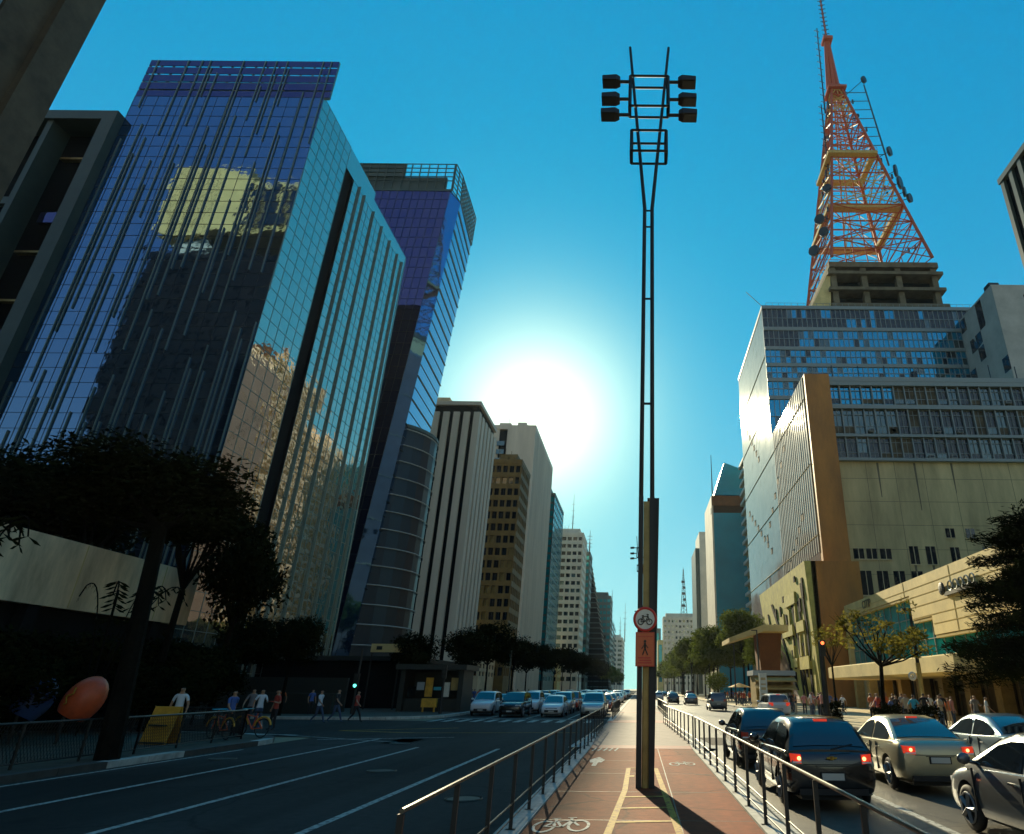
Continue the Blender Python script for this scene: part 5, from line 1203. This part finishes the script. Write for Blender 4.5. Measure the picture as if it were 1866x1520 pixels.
# ------------------------------------------------------------------ cars
def loft(mb, secs, mi=0, cap=True):
    n = len(secs[0])
    vs = [p for s in secs for p in s]; fs = []
    for i in range(len(secs)-1):
        for j in range(n): fs.append((i*n+j, i*n+(j+1)%n, (i+1)*n+(j+1)%n, (i+1)*n+j))
    if cap: fs += [tuple(range(n-1,-1,-1)), tuple(range((len(secs)-1)*n, len(secs)*n))]
    mb.add(vs, fs, mi)
KIND = {
 'hatch': dict(st=[(-1.98,.74,.36,.80,.82),(-1.93,.81,.24,.93,.96),(-1.75,.845,.19,.99,1.02),(-1.2,.86,.18,.98,1.01),(-.4,.865,.18,.96,.99),(.5,.865,.18,.94,.97),(.95,.86,.18,.93,.96),(1.4,.84,.18,.86,.91),(1.78,.78,.19,.76,.82),(1.95,.68,.24,.64,.70),(2.0,.58,.3,.52,.56)],
   cab=[(-1.90,.97),(-1.68,1.22),(-1.42,1.44),(-.9,1.50),(-.2,1.50),(.25,1.42),(1.05,.93)], wb_=.79, wt=.60, axle=(-1.22,1.22), r=.31, pil=(-1.62,-.62,.12,.78)),
 'sedan': dict(st=[(-2.24,.72,.36,.80,.84),(-2.18,.82,.25,.95,.99),(-1.95,.86,.2,1.01,1.06),(-1.5,.875,.18,1.01,1.05),(-.5,.88,.18,.97,1.0),(.5,.88,.18,.95,.98),(1.15,.87,.18,.93,.97),(1.6,.85,.18,.86,.92),(2.0,.79,.19,.75,.82),(2.18,.7,.24,.64,.70),(2.24,.6,.3,.52,.56)],
   cab=[(-1.72,1.02),(-1.25,1.26),(-.85,1.41),(-.35,1.46),(.15,1.45),(.5,1.37),(1.35,.94)], wb_=.80, wt=.60, axle=(-1.36,1.36), r=.33, pil=(-1.3,-.25,.4,.95)),
 'suv': dict(st=[(-2.15,.80,.42,.98,1.0),(-2.1,.87,.32,1.08,1.1),(-1.9,.90,.26,1.12,1.14),(-1.2,.91,.25,1.1,1.12),(0,.91,.25,1.08,1.1),(1.0,.905,.25,1.06,1.09),(1.5,.88,.25,1.0,1.05),(1.9,.84,.26,.92,.98),(2.1,.76,.3,.8,.86),(2.16,.66,.36,.66,.7)],
   cab=[(-2.04,1.08),(-1.95,1.4),(-1.8,1.66),(-1.2,1.72),(-.1,1.72),(.4,1.64),(1.1,1.06)], wb_=.83, wt=.68, axle=(-1.3,1.32), r=.37, pil=(-1.75,-.65,.3,.9)),
}
CAR = {}
def cab_w(k, z):
    zb = min(p[1] for p in k['cab']); zt = max(p[1] for p in k['cab']); return k['wb_']+(k['wt']-k['wb_'])*((z-zb)/(zt-zb))
def make_car(kind):
    k = KIND[kind]; P = {}
    def sec(y, w_, zl, zs, zt):
        h = zs-zl
        half = [(w_*.80,zl),(w_*.95,zl+.06),(w_,zl+h*.38),(w_*.992,zl+h*.72),(w_*.955,zs),(w_*.80,zs+(zt-zs)*.75),(w_*.4,zt)]
        return [Vector((x,y,z)) for x, z in half]+[Vector((-x,y,z)) for x, z in reversed(half)]
    mb = MB(); loft(mb, [sec(*s) for s in k['st']]); o = mb.build('body', [M['blk']], smooth=True)
    ms = o.modifiers.new('s','SUBSURF'); ms.levels = 1; ms.render_levels = 1; bake(o)
    cut = MB()
    for ya in k['axle']: cut.tube((-1.2,ya,k['r']+.0),(1.2,ya,k['r']+.0),k['r']+.055,n=28)
    cm = cut.build('cut', M['blk'])
    try:
        for side in (0,):
            bo = o.modifiers.new('b','BOOLEAN'); bo.object = cm; bo.operation = 'DIFFERENCE'; bo.solver = 'EXACT'
        bake(o)
    except Exception: pass
    bpy.data.objects.remove(cm)
    bm = bmesh.new(); bm.from_mesh(o.data)
    for f in bm.faces: f.smooth = True; f.material_index = 0
    for e in bm.edges:
        if len(e.link_faces) == 2 and e.calc_face_angle(0) > R(32): e.smooth = False
    bm.to_mesh(o.data); bm.free(); P['body'] = o.data; o.data.materials.clear(); o.data.materials.append(PAINT['white']); bpy.data.objects.remove(o)
    # inner dark chassis filling the arches
    mb = MB(); y0 = k['st'][1][0]+.15; y1 = k['st'][-2][0]-.15; mb.box(-.55,.55,y0,y1,.16,.6); P['chassis'] = mb.mesh('chassis', M['blk'])
    # cabin shell
    C_ = k['cab']; zb = min(p[1] for p in C_); secs = []
    ys = [p[0] for p in C_]
    for (y, z) in C_:
        wbx = cab_w(k, zb-.05) ; z0 = min(zb-.06, z-.01)
        fade = 1.0
        half = [(cab_w(k,z0),z0),(cab_w(k,z0+(z-z0)*.5),z0+(z-z0)*.5),(cab_w(k,z)-.01,z-.045*(1 if z-z0 > .2 else .2)),(cab_w(k,z)*.86,z),(cab_w(k,z)*.4,z+.02)]
        secs.append([Vector((x,y,zz)) for x, zz in half]+[Vector((-x,y,zz)) for x, zz in reversed(half)])
    mb = MB(); loft(mb, secs); me = mb.mesh('roof', PAINT['white'], True)
    bm = bmesh.new(); bm.from_mesh(me)
    for e in bm.edges:
        if len(e.link_faces) == 2 and e.calc_face_angle(0) > R(38): e.smooth = False
    bm.to_mesh(me); bm.free(); P['roof'] = me
    # windscreen and rear window following the profile
    def band(i0, i1, f0, f1, inset, off=.012):
        mb = MB(); pts = []
        seq = C_[i0:i1+1]
        full = [(Vector((0,a[0],a[1]))) for a in seq]; L = [0]
        for a, c in zip(full[:-1], full[1:]): L.append(L[-1]+(c-a).length)
        def at(t):
            d = t*L[-1]
            for i in range(len(L)-1):
                if d <= L[i+1]+1e-6: return full[i].lerp(full[i+1], (d-L[i])/(L[i+1]-L[i]))
            return full[-1]
        n = 6; rows_ = []
        for q in range(n+1):
            p = at(f0+(f1-f0)*q/n); tn = (at(min(1,f0+(f1-f0)*q/n+.02))-at(max(0,f0+(f1-f0)*q/n-.02))).normalized(); nn = Vector((0,-tn.z,tn.y));
            w_ = cab_w(k,p.z)-inset
            rows_.append([Vector((x*w_,p.y,p.z+(.02*(1-abs(x))/.6 if abs(x) > .4 else .02)))+nn*off for x in (-1,-.86,-.4,0,.4,.86,1)])
        vs = [v for r3 in rows_ for v in r3]; mb.add(vs, [(a*7+c,a*7+c+1,(a+1)*7+c+1,(a+1)*7+c) for a in range(n) for c in range(6)])
        return mb.mesh('window', M['cglass'], True)
    P['rear_window'] = band(0, 2, .12 if kind != 'sedan' else .06, .93, .09)
    P['windscreen'] = band(5, 6, .06, .93, .07)
    # side windows: polygon clipped to the cabin profile
    def prof(y):
        for a, c in zip(C_[:-1], C_[1:]):
            if a[0] <= y <= c[0]: return a[1]+(c[1]-a[1])*(y-a[0])/(c[0]-a[0])
        return zb
    pr4 = k['pil']; winds = []
    zs = zb+.03
    def sidewin(ya, yb):
        mbs = MB()
        for s in (1,):
            n = 8; vs = []
            for q in range(n+1):
                y = ya+(yb-ya)*q/n; zt = min(max(prof(y)-.11, zs+.02), max(p[1] for p in C_)-.10)
                for z in (zs, zt): vs.append((s*(cab_w(k,z)+.012), y, z))
            mbs.add(vs, [(2*q,2*q+2,2*q+3,2*q+1) if s > 0 else (2*q,2*q+1,2*q+3,2*q+2) for q in range(n)])
        return mbs
    a = sidewin(C_[1][0]-.12 if kind == 'sedan' else C_[1][0]+.12, pr4[1]-.04); P['rear_side_window'] = a.mesh('window', M['cglass'], True)
    a = sidewin(pr4[1]+.06, C_[6][0]-.22); P['front_side_window'] = a.mesh('window', M['cglass'], True)
    # wheels
    r = k['r']; mb = MB(); mb.ring((0,0,0),(1,0,0),r-.075,.075,28,8); mb.tube((-.06,0,0),(.06,0,0),r-.07,n=24); P['tyre'] = mb.mesh('tyre', M['blk'], True)
    mb = MB(); mb.ring((.075,0,0),(1,0,0),r-.125,.018,24,6)
    for q in range(5):
        a = q*2*math.pi/5; mb.bar((.08,0,0),(.085,(r-.12)*math.cos(a),(r-.12)*math.sin(a)),.055)
    mb.disc((.05,0,0),(1,0,0),.055,.05,12); P['rim'] = mb.mesh('rim', M['rim'])
    # lamps, plates, bumpers, mirrors, seams
    st = k['st']; yr = st[0][0]; yf = st[-1][0]; zl = st[2][3]
    def lamp(y, x0, x1, z0, z1, d, m, nm, wrap=.18):
        mb = MB(); s = 1 if y > 0 else -1
        mb.add([(x0,y,z0),(x1,y-s*wrap*.5,z0+.02),(x1+.03,y-s*wrap*1.7,z0+.05),(x0,y,z1-.01),(x1,y-s*wrap*.5,z1),(x1+.03,y-s*wrap*1.7,z1+.01),(x0,y-s*.2,z0),(x0,y-s*.2,z1)],
               [(0,1,4,3),(1,2,5,4),(0,3,7,6),(3,4,5,7),(0,6,2,1),(6,7,5,2)] if s < 0 else [(0,3,4,1),(1,4,5,2),(0,6,7,3),(3,7,5,4),(0,1,2,6),(6,2,5,7)])
        return mb
    zt_ = .86 if kind != 'suv' else .98
    tl = lamp(yr-.012, .50 if kind != 'hatch' else .56, .745 if kind != 'suv' else .80, zt_-.10, zt_+.06 if kind != 'suv' else zt_+.14, 0, None, 'tail', wrap=.10)
    P['tail_light'] = tl.mesh('tail_light', M['tail'])
    mb = MB(); x_ = .60 if kind != 'suv' else .66; mb.disc((x_,yr-.018,zt_-.01),(0,-1,0),.035,.006,14); P['lamp_core'] = mb.mesh('lamp_core', M['core'])
    mb = MB(); mb.box(.50 if kind != 'hatch' else .56,.72,yr-.020,yr-.013,zt_-.085,zt_-.06); P['reverse_lamp'] = mb.mesh('reverse_lamp', M['head'])
    hl = lamp(st[-2][0]+.02, .42, .70 if kind != 'suv' else .78, st[-2][3]-.08, st[-2][3]+.05, 0, None, 'head', wrap=.13); P['headlight'] = hl.mesh('headlight', M['head'])
    mb = MB(); mb.box(-.2,.2,yr-.03,yr+.02,.60 if kind != 'hatch' else .50,.71 if kind != 'hatch' else .61); mb.box(-.225,.225,yr-.026,yr+.015,.585 if kind != 'hatch' else .485,.725 if kind != 'hatch' else .625,1); P['rear_plate'] = mb.mesh('number_plate', [M['plate'], M['blk']])
    mb = MB(); mb.box(-.2,.2,yf+.005,yf+.03,.36,.46); P['front_plate'] = mb.mesh('number_plate', M['plate'])
    mb = MB(); mb.box(-.5,.5,yf-.02,yf+.012,.34,.5); mb.box(-.42,.42,st[-2][0]-.02,st[-2][0]+.03,.57,.63); P['grille'] = mb.mesh('grille', M['blk'])
    mb = MB(); mb.box(-.62,.62,yr-.015,yr+.1,.26,.36); P['lower_bumper'] = mb.mesh('bumper', M['blk'])
    mb = MB(); s0 = st[4]; wm = s0[1]+.004
    for s in (1,-1):
        for y in (pr4[1]+.01, C_[6][0]-.3, C_[2][0]+.15): mb.box(min(s*(wm-.035),s*wm),max(s*(wm-.035),s*wm),y-.006,y+.006,.34,s0[3]-.06)
    mb.box(-.52,.52,yr-.022,yr-.012,.745,.757); mb.box(-.30,.30,yr-.03,yr-.02,.72,.735)
    P['door_seams'] = mb.mesh('door_seams', M['blk'])
    mb = MB(); mb.box(wm-.02,wm+.02,pr4[1]+.12,pr4[1]+.28,.80,.83); P['front_handle'] = mb.mesh('door_handle', M['chrome'])
    mb = MB(); mb.box(wm-.02,wm+.02,pr4[1]-.75,pr4[1]-.6,.80,.83); P['rear_handle'] = mb.mesh('door_handle', M['chrome'])
    mb = MB(); mb.sphere((k['wb_']+.17,C_[6][0]-.32,zb+.10),.105,10,8,0,(1.05,.55,.8)); mb.bar((k['wb_']-.02,C_[6][0]-.32,zb+.04),(k['wb_']+.14,C_[6][0]-.32,zb+.07),.04); P['mirror'] = mb.mesh('mirror', PAINT['white'], True)
    mb = MB(); mb.box(-.13,.13,C_[2][0]-.02,C_[2][0]+.05,C_[2][1]+.0,C_[2][1]+.045); P['brake_light'] = mb.mesh('brake_light', M['tail'])
    CAR[kind] = P
def car(kind, x, y, rz, paint, label, group=None, lod=0, lit=False, name='parked_car'):
    if kind not in CAR: make_car(kind)
    k = KIND[kind]; P = CAR[kind]; nm = {'hatch':'hatchback_car','sedan':'sedan_car','suv':'estate_car'}[kind]
    t = empty(nm, (x,y,0), label, 'car', group, rz)
    def ch(n, me, par, loc=None, m=None, mir=False, rot=None):
        o = bpy.data.objects.new(n, P[me]); C.objects.link(o); o.parent = par
        if loc: o.location = loc
        if rot: o.rotation_euler = rot
        if mir: o.scale.x = -1
        if m is not None: o.material_slots[0].link = 'OBJECT'; o.material_slots[0].material = m
        return o
    pm = PAINT[paint]; bd = ch('body','body',t,m=pm); rf = ch('roof','roof',t,m=pm); ch('windscreen','windscreen',t); ch('rear_window','rear_window',t)
    [ch('side_window',wn_,t,mir=ms_) for wn_ in ('front_side_window','rear_side_window') for ms_ in (False,True)]; ch('chassis','chassis',t)
    for ya in k['axle']:
        for s in (1,-1):
            w_ = ch('wheel','tyre',t,loc=(s*(k['st'][4][1]-.10),ya,k['r']),rot=(0,0,0 if s > 0 else math.pi))
            if lod < 2: ch('rim','rim',w_)
    for s in (False,True):
        tl_ = ch('tail_light','tail_light',t,m=(M['tail'] if lit else M['tail_off']),mir=s); lod < 1 and (ch('reverse_lamp','reverse_lamp',tl_), lit and ch('lamp_core','lamp_core',tl_)); ch('headlight','headlight',t,mir=s)
        if lod < 2: ch('mirror','mirror',t,m=pm,mir=s)
    ch('number_plate','rear_plate',t); ch('number_plate','front_plate',t); ch('grille','grille',t); ch('bumper','lower_bumper',t)
    if lod < 1: ch('door_seams','door_seams',bd); [ch('door_handle',hn,bd,mir=ms_) for hn in ('front_handle','rear_handle') for ms_ in (False,True)]
    if lit: ch('brake_light','brake_light',rf)
    return t
bc = car('hatch',3.55,15.15,0,'black','black hatchback with lit brake lights right of the railing',lit=True)
q = MB(); q.box(-.09,.09,-2.03,-1.995,.845,.872); q.box(-.035,.035,-2.032,-1.997,.83,.887); q.build('emblem', M['ypaint'], bc)
q = MB(); q.bar((0,-2.0,1.0),(.42,-1.93,1.08),.02); q.build('rear_wiper', M['blk'], bc)
car('sedan',6.5,17.45,R(-2),'champagne','champagne silver saloon stopped in the middle lane beside the black hatchback',lit=True)
car('sedan',6.1,10.2,R(2),'grey','grey saloon cut off by the right edge, nearest the camera')
car('sedan',9.75,19.2,0,'blue_grey','blue grey saloon in the kerb lane behind the grey one')
car('hatch',3.6,21.6,0,'black','dark hatchback ahead of the black one, half hidden by it')
car('suv',10.6,55,R(3),'white','white estate car on the sunlit road beside the ochre newsstand',lit=True,lod=1)
car('suv',8.0,72,0,'grey','grey estate car in the middle of the sunlit right road',lod=1)
car('hatch',4.9,101,0,'black','small dark car far up the right road near the median',lod=1)
car('sedan',7.1,96,0,'grey','small grey car far up the right road in the middle lane',lod=1)
for i, (x, y, p) in enumerate([(3.6,128,'white'),(6.8,150,'silver'),(10,138,'red'),(3.6,170,'silver'),(6.8,190,'black'),(3.6,205,'white'),(10,210,'white'),(6.8,240,'silver')]):
    car(['hatch','sedan','suv'][i%3],x,y,0,p,'tiny distant car driving away on the right road','distant cars on the right road',lod=2)
front = [(-3.45,50.8,'suv','silver','silver estate car at the stop line nearest the median'),(-6.5,51.4,'hatch','white','white hatchback at the stop line, second from the median'),(-9.4,50.7,'suv','black','dark grey estate car at the stop line, third from the median'),(-12.1,53.0,'suv','white','white estate car at the stop line nearest the left kerb')]
for x, y, kd, p, lb in front: car(kd,x,y+2.1,math.pi+R(rnd.uniform(-2,2)),p,lb)
second = [(-3.6,59.5,'sedan','grey','grey saloon second in the queue beside the median'),(-6.6,60.3,'suv','silver','silver estate car behind the white hatchback'),(-9.3,60.0,'suv','white','white estate car behind the dark grey estate'),(-12.2,62,'hatch','blue_grey','blue grey hatchback second in the queue by the left kerb')]
for x, y, kd, p, lb in second: car(kd,x,y,math.pi,p,lb,lod=1)
cols = ['white','silver','white','black','white','silver','white','silver','red','white']
for r5 in range(20):
    for j, x in enumerate((-3.5,-6.5,-9.4,-12.2)):
        if rnd.random() < .1: continue
        y = 68+r5*6.6+rnd.uniform(-.7,.7)
        car(rnd.choice(('hatch','sedan','suv')),x+rnd.uniform(-.2,.2),y,math.pi,rnd.choice(cols),'car facing the camera in the long queue on the left road','cars queuing on the left road',lod=1 if r5 < 4 else 2)

# ------------------------------------------------------------------ people
def person_mesh(pose, seed):
    """one continuous skin grown over a posed skeleton; clothes are zones of it"""
    S = dict(stand=dict(lf=(.10,0,0),rf=(-.10,.02,0),lk=(.09,-.02,.48),rk=(-.09,-.02,.48),le=(.27,.02,1.12),re=(-.27,.02,1.12),lh=(.28,-.06,.86),rh=(-.27,-.08,.86)),
             walk=dict(lf=(.09,-.34,.0),rf=(-.09,.36,.06),lk=(.09,-.22,.47),rk=(-.09,.06,.46),le=(.27,.16,1.13),re=(-.27,-.14,1.13),lh=(.27,.16,.88),rh=(-.25,-.32,.92)),
             talk=dict(lf=(.12,.04,0),rf=(-.12,-.04,0),lk=(.11,0,.48),rk=(-.11,-.05,.48),le=(.30,.0,1.14),re=(-.28,.04,1.12),lh=(.16,-.28,1.16),rh=(-.30,-.02,.86)))[pose]
    V = [(0,0,.93,.145),(0,0,1.1,.13),(0,0,1.3,.15),(0,.0,1.45,.085),(0,-.01,1.52,.055),(0,-.015,1.60,.085),(0,-.015,1.68,.09)]; E = [(0,1),(1,2),(2,3),(3,4),(4,5),(5,6)]
    def chain(st, pts):
        p = st
        for q in pts: V.append(q); E.append((p, len(V)-1)); p = len(V)-1
        return p
    for s, f, kn, e, h in ((1,'lf','lk','le','lh'),(-1,'rf','rk','re','rh')):
        F_, K, E_, H_ = S[f], S[kn], S[e], S[h]
        chain(0, [(.095*s,0,.86,.10),(K[0],K[1],K[2],.062),(F_[0],F_[1],F_[2]+.10,.042),(F_[0],F_[1]-.13,F_[2]+.045,.035)])
        sh = chain(3, [(.19*s,0,1.40,.062),(E_[0],E_[1],E_[2],.042),(H_[0],H_[1],H_[2]+.05,.028)])
        d = (Vector(H_)-Vector(E_)).normalized(); p0 = Vector((H_[0],H_[1],H_[2]+.05))
        palm = chain(sh, [(*(p0+d*.05),.032)])
        for k in range(4):
            off = Vector((0,(k-1.5)*.02,0)); a = p0+d*.09+off; c = a+d*(.05+.012*(k in (1,2)))+Vector((-.012*s,0,0)); chain(palm, [(*a,.010),(*c,.008)])
        chain(palm, [(*(p0+d*.05+Vector((-.01*s,-.045,0))),.010),(*(p0+d*.085+Vector((-.015*s,-.055,0))),.008)])
    me = bpy.data.meshes.new('p'); me.from_pydata([v[:3] for v in V], E, []); o = bpy.data.objects.new('p', me); C.objects.link(o)
    sk = o.modifiers.new('k','SKIN'); 
    for i, v in enumerate(V):
        sv = me.skin_vertices[0].data[i]; ry = .68 if i in (0,1,2) else 1.0; sv.radius = (v[3], v[3]*ry) 
        sv.use_root = (i == 0)
    sb = o.modifiers.new('s','SUBSURF'); sb.levels = 1; bake(o); m2 = o.data; bpy.data.objects.remove(o)
    for k in ('white','denim','skin','hair','blk'): m2.materials.append(CL.get(k) or M[k])
    for p in m2.polygons:
        c = p.center; p.use_smooth = True
        arm = abs(c.x) > .205 and c.z < 1.42
        if c.z > 1.655 or (c.z > 1.58 and c.y > .035): mi = 3
        elif c.z > 1.47: mi = 2
        elif arm and c.z < 1.24: mi = 2
        elif c.z > .90: mi = 0
        elif c.z < .085: mi = 4
        else: mi = 1 if not arm else 2
        p.material_index = mi
    b2 = bmesh.new(); b2.from_mesh(m2)   # nose and eyes
    n0 = len(b2.verts)
    def tri(pts, mi):
        vv = [b2.verts.new(p) for p in pts]
        for f in ((0,1,2),(0,2,3),(0,3,1),(1,3,2)): fa = b2.faces.new([vv[i] for i in f]); fa.material_index = mi
    tri([(0,-.135,1.60),(-.016,-.095,1.59),(.016,-.095,1.59),(0,-.095,1.64)], 2)
    for s in (-1,1): tri([(.034*s,-.105,1.635),(.024*s,-.09,1.628),(.046*s,-.085,1.628),(.035*s,-.09,1.645)], 3)
    tri([(0,-.103,1.565),(-.022,-.085,1.562),(.022,-.085,1.562),(0,-.085,1.57)], 3)
    b2.to_mesh(m2); b2.free()
    return m2
PM = {p: person_mesh(p, 0) for p in ('stand','walk','talk')}
def person(x, y, pose, rz, top, leg, label, group=None, sc_=1.0, z=.15):
    o = bpy.data.objects.new('person', PM[pose]); C.objects.link(o); o.location = (x,y,z); o.rotation_euler.z = rz; o.scale = (sc_,sc_,sc_)
    for i, c in ((0,top),(1,leg)): o.material_slots[i].link = 'OBJECT'; o.material_slots[i].material = CL[c]
    tag(o, label, 'person', group); return o
L_ = [(-17.2,26.0,'stand',.3,'white','denim','person in a white T-shirt standing behind the yellow stand board'),
 (-15.8,27.0,'walk',1.2,'blue','black','person in a blue top walking just right of the yellow stand board'),
 (-18.3,24.3,'talk',2.5,'white','beige','person in a pale shirt using the orange telephone shell'),
 (-22.0,22.0,'stand',.5,'white','black','person in a white top at the left picture edge'),
 (-16.4,31.4,'talk',-.6,'red','black','person in a red top behind the hire bicycles'),
 (-17.4,31.9,'talk',.9,'white','denim','person in a white top facing the one in red'),
 (-18.7,33.5,'walk',.2,'grey','black','person in grey walking behind the corner fence'),
 (-17.2,37.4,'walk',1.4,'white','denim','person in a white top crossing the side street'),
 (-16.5,37.9,'walk',1.5,'black','denim','person in a black top crossing beside the one in white'),
 (-15.7,38.6,'walk',1.4,'red','black','person in a red top crossing the side street last'),
 (-24.5,47.4,'walk',.2,'orange','denim','person in orange on the far left corner'),
 (-22.8,48.2,'stand',.9,'blue','black','person in blue waiting by the far left traffic light')]
for a in L_: person(*a, sc_=rnd.uniform(.94,1.04))
lab = {'white':'white','red':'red','blue':'blue','cyan':'turquoise','black':'black','grey':'grey','orange':'orange','beige':'beige','pink':'pink'}
pr5 = random.Random(21)
person(14.35,36.2,'walk',2.2,'cyan','black','person in a turquoise shirt nearest the crossing on the right pavement')
for i in range(44):
    if i < 26: x = pr5.uniform(14.2,19.8); y = pr5.uniform(35.5,48)
    else: x = pr5.uniform(12.7,16.5); y = pr5.uniform(50,63)
    top = pr5.choice(['white','red','black','grey','orange','beige','pink','blue','black','white'])
    person(x,y,pr5.choice(['stand','walk','talk']),pr5.uniform(0,6.28),top,pr5.choice(['denim','black','beige','denim']),'person in a %s top among the crowd on the right pavement' % lab[top],'people in the crowd on the right pavement',sc_=pr5.uniform(.9,1.05))
for i in range(30):
    top = pr5.choice(['white','red','black','grey','orange','blue'])
    person(pr5.uniform(12.5,16.2),pr5.uniform(70,118),pr5.choice(['walk','talk','walk']),pr5.uniform(0,6.28),top,'denim','small distant person in a %s top on the right pavement' % lab[top],'distant people on the right pavement')
for i in range(16):
    top = pr5.choice(['white','red','black','grey','blue'])
    person(pr5.uniform(-18.5,-14.6),pr5.uniform(62,110),pr5.choice(['walk','talk']),pr5.uniform(0,6.28),top,'denim','small dim person in a %s top on the far left pavement' % lab[top],'distant people on the left pavement')

# ------------------------------------------------------------------ haze
mb = MB(); mb.box(-250,250,-150,1500,-1.2,225)
hm = bpy.data.materials.new('haze'); hm.use_nodes = True; ht = hm.node_tree; ht.nodes.clear()
ho = ht.nodes.new('ShaderNodeOutputMaterial'); hv = ht.nodes.new('ShaderNodeVolumePrincipled')
hv.inputs['Color'].default_value = (.75,.9,1,1); hv.inputs['Density'].default_value = .00006; hv.inputs['Anisotropy'].default_value = .35
ht.links.new(hv.outputs[0], ho.inputs['Volume'])
h_ = mb.build('haze', hm); h_['kind'] = 'stuff'
